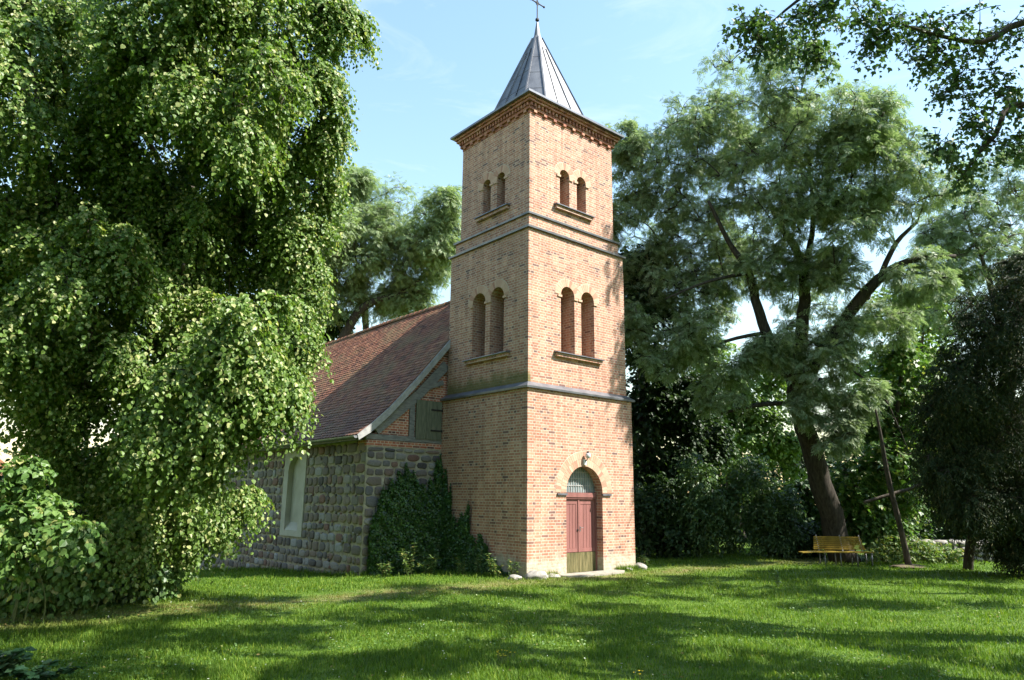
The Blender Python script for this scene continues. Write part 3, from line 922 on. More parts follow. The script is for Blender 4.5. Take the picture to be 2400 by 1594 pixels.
def place(tmpl, P, Y, Z, S):
    tv, tf = tmpl
    Y = nrm(Y); X = nrm(np.cross(Y, Z)); Z = np.cross(X, Y)
    V = P[:, None] + S[:, None, None] * (tv[None, :, 0, None] * X[:, None] + tv[None, :, 1, None] * Y[:, None] + tv[None, :, 2, None] * Z[:, None])
    F = tf[None] + (np.arange(len(P)) * len(tv))[:, None, None]
    return V.reshape(-1, 3), F.reshape(-1, tf.shape[1])

def sprays(C, O, tmpl, size, twigs=6, per=12, length=.7, droop=.5, spread=.8, up=.9, tipdroop=.5, out=.8):
    """leafy twigs round each clump centre C, heading roughly along O"""
    n = len(C)
    d = nrm(O[:, None] * out + rng.normal(0, spread, (n, twigs, 3)) + np.array([0, 0, .05]))
    Ln = length * rng.uniform(.55, 1.2, (n, twigs, 1, 1))
    t = (np.arange(per) + rng.uniform(0, 1, (n, twigs, per))) / per
    t = (.08 + .95 * t)[..., None]
    dd = d[:, :, None]
    P = C[:, None, None] + dd * Ln * t + np.array([0, 0, -1.0]) * droop * Ln * t ** 2
    tan = nrm(dd + np.array([0, 0, -2.0]) * droop * t)
    side = nrm(np.cross(tan, np.array([0, 0, 1.0]) + rng.normal(0, .25, P.shape)))
    sg = np.where(np.arange(per) % 2 == 0, 1.0, -1.0)[None, None, :, None]
    Y = tan * .6 + side * sg * .8 + np.array([0, 0, -tipdroop]) + rng.normal(0, .25, P.shape)
    Z = up * (np.array([0, 0, .55]) + .62 * np.array(SUN)) + dd * .3 + rng.normal(0, .40, P.shape)
    S = size * rng.uniform(.5, 1.25, P.shape[:3])
    return place(tmpl, P.reshape(-1, 3), Y.reshape(-1, 3), Z.reshape(-1, 3), S.reshape(-1))

def clumps(blobs, nsub, ncl, subr=.45, flat=.75, inner=.25, hang=0.0):
    """blobs: (centre, radius). boughs on the blob, clumps on each bough -> centres, outward directions, bough centres"""
    C, O, B = [], [], []
    for (c, r) in blobs:
        c = np.asarray(c, float); k = max(2, int(nsub))
        d = nrm(rng.normal(0, 1, (k, 3)))
        rad = r * np.where(rng.uniform(0, 1, k) < inner, rng.uniform(.1, .6, k), rng.uniform(.72, 1.0, k))
        sc = c + d * rad[:, None] * np.array([1, 1, .95])
        for q in range(k):
            m = max(2, int(ncl))
            e = nrm(rng.normal(0, 1, (m, 3))) * (rng.uniform(.2, 1, (m, 1)) ** .5) * r * subr * np.array([1, 1, flat])
            p = sc[q] + e
            if hang: p[:, 2] -= rng.uniform(0, hang, m) * (rng.uniform(0, 1, m) ** 1.5)
            o = nrm(e / (r * subr) * .7 + d[q] * .7 + rng.normal(0, .2, (m, 3)))
            C.append(p); O.append(o); B.append(np.repeat(sc[q][None], m, 0))
    return np.concatenate(C), np.concatenate(O), np.concatenate(B)

def curve_pts(a, b, k=5, sag=.12):
    a = np.asarray(a, float); b = np.asarray(b, float)
    t = np.linspace(0, 1, k)[:, None]
    L_ = np.linalg.norm(b - a)
    w = rng.normal(0, .05 * L_, 3)
    return a + (b - a) * t + (np.sin(t * math.pi) * (np.array([0, 0, sag * L_]) + w))

def poly_path(pts):
    """pts: list of (xyz, r) -> smooth path and radii"""
    P = np.array([p for p, r in pts], float); r = np.array([q for p, q in pts], float)
    n = len(P)
    tt = np.linspace(0, n - 1, (n - 1) * 4 + 1)
    out = []
    for t in tt:
        i = min(int(t), n - 2); u = t - i
        p0, p1, p2, p3 = P[max(i - 1, 0)], P[i], P[i + 1], P[min(i + 2, n - 1)]
        out.append(.5 * (2 * p1 + (p2 - p0) * u + (2 * p0 - 5 * p1 + 4 * p2 - p3) * u * u + (3 * p1 - p0 - 3 * p2 + p3) * u ** 3))
    return np.array(out), np.interp(tt, np.arange(n), r)

def tree(name, label, trunk, limbs, blobs, leaf, size, tmpl, bark='bark', nsub=5, ncl=7, keep=None, group=None, twigs=6, per=10,
         length=.7, droop=.5, spread=.8, up=.9, out=.8, subr=.45, flat=.75, inner=.25, hang=0, cat='tree', twig_every=1, tipdroop=.5, br=.05):
    base = np.array(trunk[0][0])
    t = thing(name, label, cat, base, group)
    mb = MB(); nodes = []
    for pl_ in [trunk] + limbs:
        P, r = poly_path(pl_)
        big = r.max() > .15
        if big and pl_ is trunk:
            r = r * (1 + .3 * np.exp(-np.linspace(0, 12, len(r))))
        mb.tube(P + rng.normal(0, 1, P.shape) * r[:, None] * .07, r, 12 if big else 7)
        nodes.append(P[len(P) // 3 if pl_ is trunk else 0:])
    N = np.concatenate(nodes)
    C, O, B = clumps(blobs, nsub, ncl, subr, flat, inner, hang)
    if keep is not None:
        k = keep(C); C, O, B = C[k], O[k], B[k]
    Bu = np.unique(B, axis=0)
    Bu = Bu[np.argsort(np.min(np.linalg.norm(Bu[:, None] - N[None], axis=2), axis=1))]
    for b in Bu:
        dd = np.linalg.norm(N - b, axis=1) + np.clip(N[:, 2] - b[2] + .1, 0, None) * .9
        i = int(np.argmin(dd)); a = N[i]; L_ = np.linalg.norm(b - a)
        w_ = br * min(1.0, .35 + L_ * .25)
        cp = curve_pts(a, b, 6)
        mb.tube(cp, np.linspace(w_, w_ * .4, 6), 5, cap=False)
        N = np.concatenate([N, cp[3:]])
    for i in range(0, len(C), twig_every):
        mb.tube(curve_pts(B[i], C[i] + O[i] * .15, 4, .05), np.linspace(br * .4, .006, 4), 4, cap=False)
    mb.build('trunk', bark, t, smooth=True)
    V, F = sprays(C, O, tmpl, size, twigs, per, length, droop, spread, up, tipdroop, out)
    MB().add(V, F).build('crown', leaf, t)
    return t

def pb(lst, d0, jit=0.0):
    """(px, py, radius in photo px [, depth]) -> world blobs"""
    o = []
    for q in lst:
        d = (q[3] if len(q) > 3 else d0) + random.uniform(-jit, jit)
        o.append((at(q[0], q[1], d), q[2] * d / FOC))
    return o
def pp3(lst, d0):
    o = []
    for q in lst:
        o.append((at(q[0], q[1], q[3] if len(q) > 3 else d0), q[2]))
    return o
def grounded(p, sink=.15):
    p = np.array(p, float); p[2] = float(g(p[0], p[1])) - sink
    return p

# ---- the big lime at the left
lb = at(330, 1300, 17.2); lb = grounded(lb)
trunk = [(lb, .42), (lb + (0, .1, 2.5), .36), (lb + (.2, 0, 6), .30), (lb + (.1, .1, 10), .22), (lb + (.2, 0, 15), .1)]
limbs = []
for px, py, d, r_ in ((120, 500, 16, .10), (600, 420, 16, .11), (250, 200, 15, .1), (640, 100, 16, .1), (480, 900, 15, .08), (150, 800, 15, .08), (430, 620, 14.2, .08), (560, 1000, 14.6, .06), (760, 60, 15.5, .06)):
    e = at(px, py, d); z0 = max(1.8, min(e[2] - 1.5, 13)); a = lb + np.array([.1, 0, z0 - lb[2]])
    limbs.append([(a, r_), (a * .55 + e * .45 + (0, 0, .5), r_ * .75), (e, r_ * .4)])
LIME = [(100, 40, 150), (300, 50, 150), (490, 40, 140), (660, 60, 130), (790, 30, 58), (80, 210, 140), (250, 245, 130), (420, 215, 130), (590, 220, 130), (715, 200, 70),
        (70, 400, 135), (230, 420, 130), (400, 420, 125), (560, 410, 120), (690, 400, 85), (760, 300, 32), (60, 600, 125), (200, 610, 115), (350, 625, 120), (515, 610, 115), (640, 590, 85), (715, 530, 35),
        (60, 780, 90), (180, 820, 95), (330, 810, 115), (475, 790, 105), (590, 750, 85), (660, 710, 42), (320, 950, 105), (440, 930, 95), (540, 880, 75), (630, 850, 40),
        (270, 1060, 85), (390, 1060, 85), (480, 1040, 60), (540, 1110, 36), (330, 1160, 60), (430, 1160, 45), (575, 1165, 16), (520, 1180, 26), (380, 1240, 34), (300, 1230, 40),
        (-40, 130, 130), (-50, 400, 130), (-40, 620, 110), (0, 810, 70), (150, 940, 60), (20, 520, 90), (130, 700, 90), (200, 520, 90), (470, 520, 80), (330, 330, 90), (180, -60, 130), (390, -70, 130), (580, -60, 120), (20, -40, 120), (330, 140, 90), (520, 300, 80), (690, 755, 42), (665, 835, 42), (640, 900, 35), (715, 640, 36)]
dl_ = {}
lime_bl = []
for i, (px, py, r_) in enumerate(LIME):
    d = 14.6 + random.uniform(-1.6, 1.8) - (.8 if py > 700 else 0)
    if px > 640: d = 15.4 + random.uniform(-.5, 1.0)
    lime_bl.append((at(px, py, d), r_ * d / FOC))
def lime_skirt(C):
    # the skirt of the crown lifts towards the church: its lower edge climbs from the fence to the nave
    t = (C - lb) @ RT
    low = np.interp(t, [-3.0, .4, 1.3, 2.6, 3.4, 4.4], [.35, .4, .6, 1.0, 1.8, 3.2])
    return C[:, 2] > low + .1
for px, py, r_ in ((180, 180, 110), (370, 370, 120), (520, 450, 100), (480, 560, 110), (250, 720, 110), (60, 700, 100), (420, 130, 110), (600, 560, 80), (560, 140, 100), (300, 540, 110), (640, 330, 80)):
    d = 17.0 + random.uniform(-.4, .6)
    lime_bl.append((at(px, py, d), r_ * d / FOC))
tree('lime_tree', 'huge leafy lime tree drooping to the lawn in front of the fieldstone nave', trunk, limbs, lime_bl, 'limeleaf', .080, T_LIME, nsub=10, ncl=15, twigs=5, per=11, length=.55, droop=.8, spread=.6, up=.75, subr=.27, flat=.8, inner=.18, hang=.8, tipdroop=.75, br=.045, twig_every=2, keep=lime_skirt)

# ---- low lime shoots along the fence
def shoots(label, base_px, blobs, depth, leaf, size, tmpl, name='lime_shoot', nsub=5, ncl=5, cat='bush', stems=5, **kw):
    b = grounded(at(base_px[0], base_px[1], depth))
    tr = [(b, .03), (b + (0, 0, .35), .025), (b + (.05, 0, .8), .015)]
    lim = []
    for k in range(stems):
        s_ = grounded(b + np.array([random.uniform(-.5, .5), random.uniform(-.35, .35), 0]))
        lim.append([(s_, .014), (s_ + (random.uniform(-.1, .1), random.uniform(-.1, .1), .5), .011), (s_ + (random.uniform(-.2, .2), random.uniform(-.2, .2), 1.1), .006)])
    a = dict(twigs=4, per=7, length=.4, droop=.5, spread=.7, up=.8, subr=.5, inner=.2, br=.014, nsub=nsub, ncl=ncl, cat=cat)
    a.update(kw)
    return tree(name, label, tr, lim, blobs, leaf, size, tmpl, bark='greenstem', **a)
shoots('leaning spray of large pale lime leaves above the wooden fence at the left edge', (40, 1400), pb([(60, 1165, 38), (20, 1215, 45), (105, 1205, 38), (165, 1225, 25), (60, 1110, 14), (20, 1270, 30)], 10.6, .3), 11.4, 'suckerleaf', .10, T_LIME, nsub=5, ncl=4, up=.5)
shoots('sunlit bushy sapling in front of the fence below the leaning lime spray', (80, 1410), pb([(60, 1365, 34), (100, 1345, 24), (30, 1390, 24)], 12.2, .2), 12.3, 'suckerleaf', .11, T_LIME, nsub=7)
shoots('upright sunlit sapling with a bright leafy top beside the fence post', (165, 1405), pb([(165, 1330, 30), (175, 1370, 28), (195, 1280, 18), (170, 1295, 22)], 12.4, .15), 12.5, 'suckerleaf', .11, T_LIME, nsub=7)
shoots('dark green sapling hedge under the lime between fence and lawn', (270, 1395), pb([(240, 1320, 42), (290, 1310, 40), (330, 1330, 35), (260, 1365, 30)], 13.4, .3), 13.4, 'shrubleaf', .10, T_LIME, nsub=8)
shoots('yellow green leafy shoot at the right end of the fence', (390, 1365), pb([(388, 1320, 26), (372, 1350, 28), (345, 1360, 24)], 14.2, .2), 14.2, 'suckerleaf', .09, T_LIME, nsub=7)
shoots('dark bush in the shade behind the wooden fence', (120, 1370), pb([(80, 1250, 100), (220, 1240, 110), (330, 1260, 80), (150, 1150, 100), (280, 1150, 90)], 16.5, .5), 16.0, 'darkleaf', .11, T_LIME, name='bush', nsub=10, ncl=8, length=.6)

# ---- the ash behind the bench
ad = 25.0
ab = grounded(at(1972, 1296, ad))
A_TR = [(ab, .41)] + pp3([(1945, 1200, .39), (1915, 1100, .37), (1888, 1000, .34), (1868, 930, .32), (1862, 895, .30)], ad)
A_LM = [pp3([(1862, 900, .26), (1830, 850, .23), (1800, 790, .2), (1775, 720, .17), (1755, 640, .14), (1710, 570, .09), (1660, 470, .05)], ad),
        pp3([(1864, 905, .28), (1874, 840, .25), (1880, 760, .22), (1886, 660, .19), (1868, 590, .14), (1830, 530, .1), (1790, 440, .06)], ad),
        pp3([(1886, 660, .14), (1893, 600, .12), (1905, 530, .09), (1900, 420, .05), (1890, 300, .03)], ad),
        pp3([(1880, 905, .22, 24.6), (1945, 800, .2, 24.2), (2010, 710, .2, 23.8), (2060, 655, .17, 23.6), (2130, 612, .11, 23.4), (2240, 600, .06, 23.2)], ad),
        pp3([(2060, 655, .1, 23.6), (2100, 570, .08, 23.5), (2150, 520, .05, 23.5)], ad),
        pp3([(1960, 790, .1, 24.2), (1985, 730, .09), (2040, 690, .06), (1960, 660, .04)], ad),
        pp3([(1850, 945, .09), (1770, 950, .08), (1690, 970, .05)], ad),
        pp3([(1800, 780, .08), (1700, 800, .06), (1630, 850, .03)], ad),
        pp3([(1880, 870, .07), (1950, 850, .055), (2010, 877, .045), (2070, 930, .035), (2105, 1000, .025), (2130, 1060, .012)], ad),
        pp3([(1755, 640, .07), (1660, 660, .05), (1560, 700, .03)], ad),
        pp3([(1868, 600, .07), (1940, 600, .06), (2000, 560, .03)], ad)]
ASH = [(1640, 330, 115), (1760, 210, 110), (1880, 190, 105), (1960, 290, 100), (1560, 430, 100), (1490, 350, 45), (1480, 450, 55), (1680, 440, 105), (1800, 380, 110), (1900, 430, 100), (2050, 280, 75), (2060, 400, 105), (2150, 420, 80),
           (1500, 600, 70), (1600, 580, 95), (1720, 540, 85), (1840, 500, 80), (1980, 530, 85), (1540, 740, 80), (1660, 690, 70), (1880, 670, 70), (1950, 640, 55), (1840, 790, 60), (1930, 850, 60), (1780, 830, 45), (1980, 770, 45), (1700, 900, 60), (2010, 930, 50), (2150, 640, 60), (2080, 760, 55), (1900, 950, 35), (1960, 1010, 40), (1450, 330, 45), (1440, 520, 45), (1450, 660, 50), (1570, 640, 85), (1640, 560, 85), (1700, 640, 60), (1780, 620, 60), (1560, 820, 60), (1600, 330, 80), (1700, 300, 90), (1830, 290, 90), (1470, 760, 50), (1890, 360, 80), (2000, 340, 70), (2010, 460, 75), (1640, 780, 55)]

A_BL = []
for px, py, r_ in ASH:
    d = float(np.interp(px, [1500, 1700, 1950, 2150], [27.6, 27.0, 23.4, 22.8])) + random.uniform(-.8, .8)
    if py > 750: d = 24.6 + random.uniform(-1.2, 1)
    A_BL.append((at(px, py, d), r_ * d / FOC))
tree('ash_tree', 'tall ash with a thick leaning trunk and forked limbs behind the yellow bench', A_TR, A_LM, A_BL, 'ashleaf', .265, T_ASH, bark='darkbark', nsub=15, ncl=9, twigs=3, per=4, length=.32, droop=.3, spread=.8, up=.8, subr=.42, flat=.75, inner=.08, tipdroop=.55, br=.045, twig_every=2)

# ---- other trees round the churchyard
def plain_tree(name, label, base, blobs, leaf, size, tmpl, r0=.25, lean=None, bark='bark', nl=5, **kw):
    b = grounded(base)
    cs = np.array([c for c, r in blobs]); top = cs[np.argmax(cs[:, 2])]
    mid_ = b * .5 + top * .5
    tr = [(b, r0), (b * .75 + mid_ * .25 + (0, 0, .3), r0 * .9), (mid_, r0 * .6), (top, r0 * .2)]
    lm = []
    for i in np.argsort([rng.random() for _ in blobs])[:nl]:
        e = cs[i]; q = b + (top - b) * float(np.clip((e[2] - b[2]) / (top[2] - b[2] + .01) * .6, .15, .85))
        lm.append([(q, r0 * .4), (q * .5 + e * .5 + (0, 0, .3), r0 * .3), (e, r0 * .12)])
    return tree(name, label, tr, lm, blobs, leaf, size, tmpl, bark=bark, **kw)

plain_tree('robinia_tree', 'pale green feathery tree rising behind the ridge of the nave roof', at(880, 1290, 45), pb([(780, 520, 70), (850, 470, 60), (930, 500, 65), (1010, 540, 65), (1040, 480, 35), (800, 630, 60), (900, 610, 70), (990, 640, 55), (840, 430, 35), (960, 700, 45), (740, 600, 60), (760, 700, 40), (760, 550, 65), (700, 560, 60), (860, 690, 48), (930, 700, 36), (1010, 600, 60), (900, 560, 60), (830, 570, 60), (1040, 560, 45)], 41, 1.5), 'robinialeaf', .34, T_ASH, r0=.25, nl=5, nsub=15, ncl=9, inner=.08, twigs=4, per=4, length=.7, droop=.3, spread=.8, subr=.45)
br_ = pp3([(800, 800, .30), (840, 732, .25), (885, 703, .20), (935, 690, .13), (985, 655, .05)], 41)
bo = MB(); P_, r_ = poly_path(br_); bo.tube(P_, r_, 9)
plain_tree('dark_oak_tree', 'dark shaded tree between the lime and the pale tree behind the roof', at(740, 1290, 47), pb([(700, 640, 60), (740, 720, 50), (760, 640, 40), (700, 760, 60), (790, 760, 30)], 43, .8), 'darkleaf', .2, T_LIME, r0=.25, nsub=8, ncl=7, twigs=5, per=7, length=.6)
o = [x for x in bpy.data.objects if x.name == 'robinia_tree'][0]
bo.build('bough', 'darkbark', o, smooth=True)

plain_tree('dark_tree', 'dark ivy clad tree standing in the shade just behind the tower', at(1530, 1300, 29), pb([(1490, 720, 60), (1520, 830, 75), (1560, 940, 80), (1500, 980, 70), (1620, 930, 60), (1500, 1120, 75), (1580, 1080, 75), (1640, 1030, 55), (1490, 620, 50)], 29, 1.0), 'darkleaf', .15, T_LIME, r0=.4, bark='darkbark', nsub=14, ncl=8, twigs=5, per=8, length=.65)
plain_tree('sunny_tree', 'yellow green sunlit tree seen through the gap left of the ash trunk', at(1740, 1290, 39), pb([(1690, 880, 60), (1760, 930, 60), (1800, 850, 50), (1720, 990, 50), (1800, 1010, 50), (1640, 820, 50), (1740, 1070, 50), (1850, 1060, 40)], 38, 1.0), 'paleleaf', .2, T_LIME, r0=.25, nsub=13, ncl=7, twigs=4, per=6, length=.8)
plain_tree('young_maple_tree', 'leafy young maple right of the ash trunk, behind the leaning dead stem', at(2060, 1290, 27), pb([(2040, 1010, 55), (2110, 960, 55), (2060, 1090, 60), (2130, 1060, 50), (2000, 1130, 45), (2090, 1170, 50), (2160, 1140, 40), (2010, 1210, 35), (2160, 900, 55), (2120, 830, 45), (2060, 1230, 35)], 26.5, .8), 'suckerleaf', .17, T_MAPLE, r0=.14, nsub=12, ncl=7, twigs=4, per=6, length=.6)
plain_tree('birch_tree', 'light green tree far behind, seen between ash limbs and dark conifer', at(2120, 1285, 38), pb([(2060, 860, 55), (2150, 790, 60), (2120, 930, 60), (2200, 860, 60), (2040, 980, 45), (2190, 980, 50), (2100, 720, 45), (2170, 700, 40)], 37, 1.0), 'paleleaf', .2, T_LIME, r0=.2, nsub=9, ncl=6, twigs=4, per=6, length=.8)
plain_tree('tall_ash_tree', 'bright feathery tree at the right edge above the dark conifer', at(2330, 1300, 31), pb([(2260, 500, 75), (2340, 440, 85), (2300, 600, 85), (2390, 540, 85), (2370, 660, 70), (2240, 620, 60), (2220, 730, 60), (2420, 400, 80), (2190, 560, 50)], 30, 1.2), 'ashleaf', .28, T_ASH, r0=.3, nsub=12, ncl=8, inner=.08, twigs=3, per=4, length=.4, droop=.35, subr=.45)
plain_tree('conifer_tree', 'dark drooping conifer filling the right edge beside the stone wall', at(2262, 1302, 22), pb([(2350, 720, 70), (2300, 790, 70), (2390, 820, 85), (2250, 880, 60), (2330, 900, 90), (2220, 960, 55), (2290, 1000, 85), (2390, 980, 90), (2230, 1060, 60), (2330, 1100, 85), (2400, 1120, 80), (2220, 1140, 45), (2380, 1200, 60), (2390, 640, 40), (2330, 1235, 45), (2400, 1265, 40), (2280, 1180, 45)], 20.5, .8), 'coniferleaf', .11, T_LONG, r0=.15, bark='darkbark', nsub=13, ncl=11, twigs=6, per=14, length=.6, droop=.6, spread=.65, up=.5, hang=.4, inner=.3)
# thin leaning dead stem with its crossing branch
t = thing('dead_stem', 'thin leaning bare stem with a crossing branch right of the bench', 'tree', grounded(at(2130, 1312, 23)))
mb = MB()
P_, r_ = poly_path([(grounded(at(2130, 1312, 23)), .11)] + pp3([(2118, 1270, .09), (2101, 1200, .085), (2086, 1140, .08), (2074, 1080, .07), (2064, 1020, .05), (2052, 960, .03)], 23))
mb.tube(P_, r_, 9); mb.build('trunk', 'bark', t, smooth=True)
mb = MB(); P_, r_ = poly_path(pp3([(2025, 1178, .05), (2090, 1158, .055), (2150, 1140, .06), (2210, 1105, .04)], 23.15)); mb.tube(P_, r_, 8); mb.build('branch', 'bark', t, smooth=True)

for lab, bp, bl, dp, lf2, sz in (
        ('broad leaved dark shrub against the foot of the tower on its right', (1520, 1312), [(1510, 1240, 45), (1540, 1180, 50), (1500, 1170, 40), (1560, 1265, 35)], 26, 'darkleaf', .13),
        ('glossy elder like shrub halfway between tower and bench', (1660, 1308), [(1650, 1190, 55), (1620, 1240, 50), (1680, 1250, 45), (1640, 1130, 50), (1700, 1180, 45)], 26, 'shrubleaf', .16),
        ('taller elder like shrub left of the ash trunk', (1790, 1308), [(1770, 1170, 55), (1740, 1230, 50), (1800, 1240, 45), (1820, 1180, 45), (1760, 1110, 45), (1840, 1250, 35)], 26.5, 'shrubleaf', .15),
        ('low dark shrub just behind the left end of the bench', (1870, 1306), [(1870, 1260, 35), (1840, 1285, 28), (1900, 1285, 22)], 27, 'darkleaf', .13)):
    shoots(lab, bp, pb(bl, dp, .5), dp, lf2, sz, T_OVAL if lf2 == 'shrubleaf' else T_LIME, name='shrub', nsub=9, ncl=8, length=.55, cat='shrub', twigs=5, per=7)

# ---- the maple whose branches hang into the picture at the top right, and the trees beside it outside the frame
mt = grounded(np.array([4.5, -16.5, 0]))
M_TR = [(mt, .5), (mt + (-.3, .3, 4), .42), (mt + (-1.0, .9, 8), .32), (mt + (-2, 1.6, 13), .15)]
M_LM = [[(mt + (-.6, .5, 6), .16)] + pp3([(2460, 250, .06, 12.5), (2330, 320, .04, 12.2), (2250, 420, .02, 12.2)], 12),
        [(mt + (-.8, .8, 7), .16)] + pp3([(2500, 60, .07, 12), (2300, 100, .04, 11.8), (2120, 60, .02, 11.6)], 12),
        [(mt + (-1.0, .9, 8.5), .16)] + pp3([(2300, -120, .07, 11), (2050, -90, .045, 11), (1900, -20, .028, 11.2), (1800, 60, .012, 11.4)], 12)]
OV = pb([(1760, 40, 38, 11.3), (1830, 60, 38, 11.3), (1900, 40, 28, 11.4), (1770, 95, 26, 11.3), (1880, 95, 24), (1920, 130, 14), (1960, 10, 22, 11.4), (2020, 25, 30, 11.5), (2090, 40, 34, 11.5), (2060, 90, 24, 11.5), (2150, 90, 36, 11.8), (2210, 40, 42, 11.8), (2190, 130, 30, 12), (2290, 60, 55, 12), (2380, 80, 60, 12), (2260, 160, 40, 12.2), (2340, 190, 50, 12.2), (2230, 215, 28, 12.2), (2400, 240, 50, 12.4), (2290, 260, 36, 12.3), (2340, 330, 36, 12.4), (2220, 330, 26), (2250, 400, 26), (2400, 340, 30)], 12, .3)
tree('maple_tree', 'dark overhanging maple branches reaching in from the top right corner', M_TR, M_LM, OV, 'mapleleaf', .088, T_MAPLE, bark='darkbark', nsub=7, ncl=3, twigs=3, per=4, length=.36, droop=.5, spread=.8, up=.8, subr=.6, br=.02)

def offscreen(C):
    x, y, z = proj(C)
    return ~((z > .5) & (x > -60) & (x < 2460) & (y > -170) & (y < 1700))
SH = [((-2.5, -13.4, 16), 2.3), ((1.5, -13.4, 16.5), 2.4), ((5.0, -13.2, 16), 2.2), ((-4.0, -15.7, 13.5), 2.6), ((0.0, -16.0, 14), 2.7), ((4.0, -16.2, 14), 2.4), ((-1.5, -18.5, 11.5), 2.6), ((2.5, -19.0, 11.5), 2.4)]
def shade_tree(label, base, bl, nsub=22):
    b = grounded(np.array(base, float))
    top = np.mean([np.array(c) for c, r in bl], axis=0)
    tr = [(b, .42), (b * .7 + top * .3, .36), (b * .4 + top * .6, .24), (top, .12)]
    lm = [[(b * .5 + top * .5, .15), (b * .2 + np.array(c) * .8, .1), (c, .05)] for c, r in bl]
    tree('maple_tree', label, tr, lm, bl, 'mapleleaf', .17, T_MAPLE, bark='darkbark', nsub=int(nsub * .45), ncl=12, twigs=4, per=6, length=.5, droop=.3, spread=.8, subr=.24, flat=.6, keep=offscreen, br=.04, group='churchyard trees beside the lawn')
shade_tree('broad maple standing beside the lawn out of view on the right', (2.0, -20.0, 0), SH)
shade_tree('broad maple standing beside the lawn out of view on the right', (13.5, -17.5, 0), [((8.6, -13.6, 16), 2.0), ((12, -14.2, 14.5), 2.4), ((9, -17, 13.5), 2.4), ((16.5, -12.5, 12), 3.0), ((13.5, -17.5, 11), 2.6), ((18, -15, 9), 3)])
shade_tree('broad maple standing beside the lawn out of view on the right', (-7.5, -21.5, 0), [((-6.0, -18.2, 12), 2.6), ((-8.5, -18.8, 10), 2.4), ((-5, -20.5, 10), 2.6), ((-6.5, -15.0, 14.5), 2.2)])
for bx, by, hz_ in ((-19, -4, 12), (-20, -12, 13), (-18, -21, 13), (-17.5, 4, 12), (-18, 13, 13), (-27, -8, 15), (-26, 4, 15), (-13, -25, 14)):  # unseen trees, added to block sky light from the tower's left face
    shade_tree('unseen maple added behind the viewer to screen off sky light', (bx, by, 0), [((bx + a_, by + b_, hz_ + c_), 3.4) for a_, b_, c_ in ((0, 0, 0), (2, 2, -3.5), (-2, 2, -3), (1.5, -2.5, -4), (-1, -2, -7), (1, 1, -7))], nsub=26)

# far woodland closing the view behind everything (one leafy mass)
def woodland(lst, d0, leaf, size, nsub, ncl):
    C, O, B = clumps(pb(lst, d0, 2.5), nsub, ncl, .5, .8, .3)
    return sprays(C, O, T_LIME, size, 4, 6, .9, .3, .8)
wm = MB()
for lst, d in (([(x, 1240, 70) for x in range(1480, 3100, 60)] + [(x, 1140, 65) for x in range(1480, 3100, 70)] + [(x, 1060, 50) for x in range(1500, 3100, 120)] + [(x, 960, 50) for x in range(2400, 3100, 110)], 43), ([(x, 1240, 80) for x in range(-60, 420, 90)] + [(x, 1130, 80) for x in range(100, 700, 100)] + [(x, 1230, 80) for x in range(400, 700, 90)], 46)):
    wm.add(*woodland(lst, d, 'darkleaf', .28, 8, 7))
tag(wm.build('woodland', 'darkleaf'), 'dark wood beyond the churchyard wall', 'wood', kind='stuff')

# ------------------------------------------------------------------ ivy in the corner of nave and tower
iv = thing('ivy', 'dark ivy climbing the corner between fieldstone gable and brick tower', 'ivy', (-1.0, D - .2, -.1))
def ivy_height_gable(x): return np.interp(x, [-2.5, -2.35, -2.2, -1.95, -1.7, -1.36, -1.15, -.9, -.75, -.5, -.3, -.1, 0], [.8, 1.6, 2.1, 2.5, 2.6, 3.0, 2.95, 2.5, 2.4, 2.5, 2.9, 3.4, 3.45])
def ivy_height_tower(y): return np.interp(y, [.5, .9, 1.3, 1.55, 1.8, 2.0, 2.3, 2.45, 2.6, 2.9, 3.25, 3.4, 3.6, 4.04], [.05, .15, .45, .7, 1.15, .8, 1.1, 1.9, 1.8, 1.4, 1.6, 2.5, 2.8, 3.4])
n = 42000
x = rng.uniform(-2.45, -.02, n); hz = ivy_height_gable(x) * (.95 + .07 * np.sin(x * 23)); z = -.25 + (hz + .25) * rng.uniform(0, 1, n) ** .85
k = rng.uniform(0, 1, n) < np.clip((hz - z) / .5 + .25, .2, 1)
bul = .06 + .75 * np.clip(1 - z / 2.9, 0, 1) ** .8 * np.sin(np.clip((x + 2.5) / 2.6, 0, 1) * math.pi) ** .5 + .1 * np.sin(x * 7 + z * 5) ** 2
P1 = np.stack([x, D - bul * rng.uniform(.3, 1, n) - .03, z], 1)[k]; N1 = np.tile(np.array([0, -1.0, .35]), (len(P1), 1))
n = 24000
y = rng.uniform(.7, 4.0, n); hz = ivy_height_tower(y) * (.93 + .1 * np.sin(y * 21)); z = -.15 + (hz + .15) * rng.uniform(0, 1, n) ** .9
k = (rng.uniform(0, 1, n) < np.clip((hz - z) / .4 + .2, .15, 1))
bul = .04 + .32 * np.clip(1 - z / 2.2, 0, 1) * np.clip((y - .5) / 2.5, 0, 1)
P2 = np.stack([-.03 - bul * rng.uniform(.3, 1, n), y, z], 1)[k]; N2 = np.tile(np.array([-1.0, -.2, .35]), (len(P2), 1))
P = np.concatenate([P1, P2]); Nn = np.concatenate([N1, N2]) + rng.normal(0, .4, (len(P1) + len(P2), 3))
Yd = np.array([0, 0, -1.0]) + rng.normal(0, .5, P.shape)
V, F = place(T_MAPLE, P, Yd, Nn, rng.uniform(.04, .08, len(P)))
MB().add(V, F).build('leaves', 'ivyleaf', iv)
sm = MB()
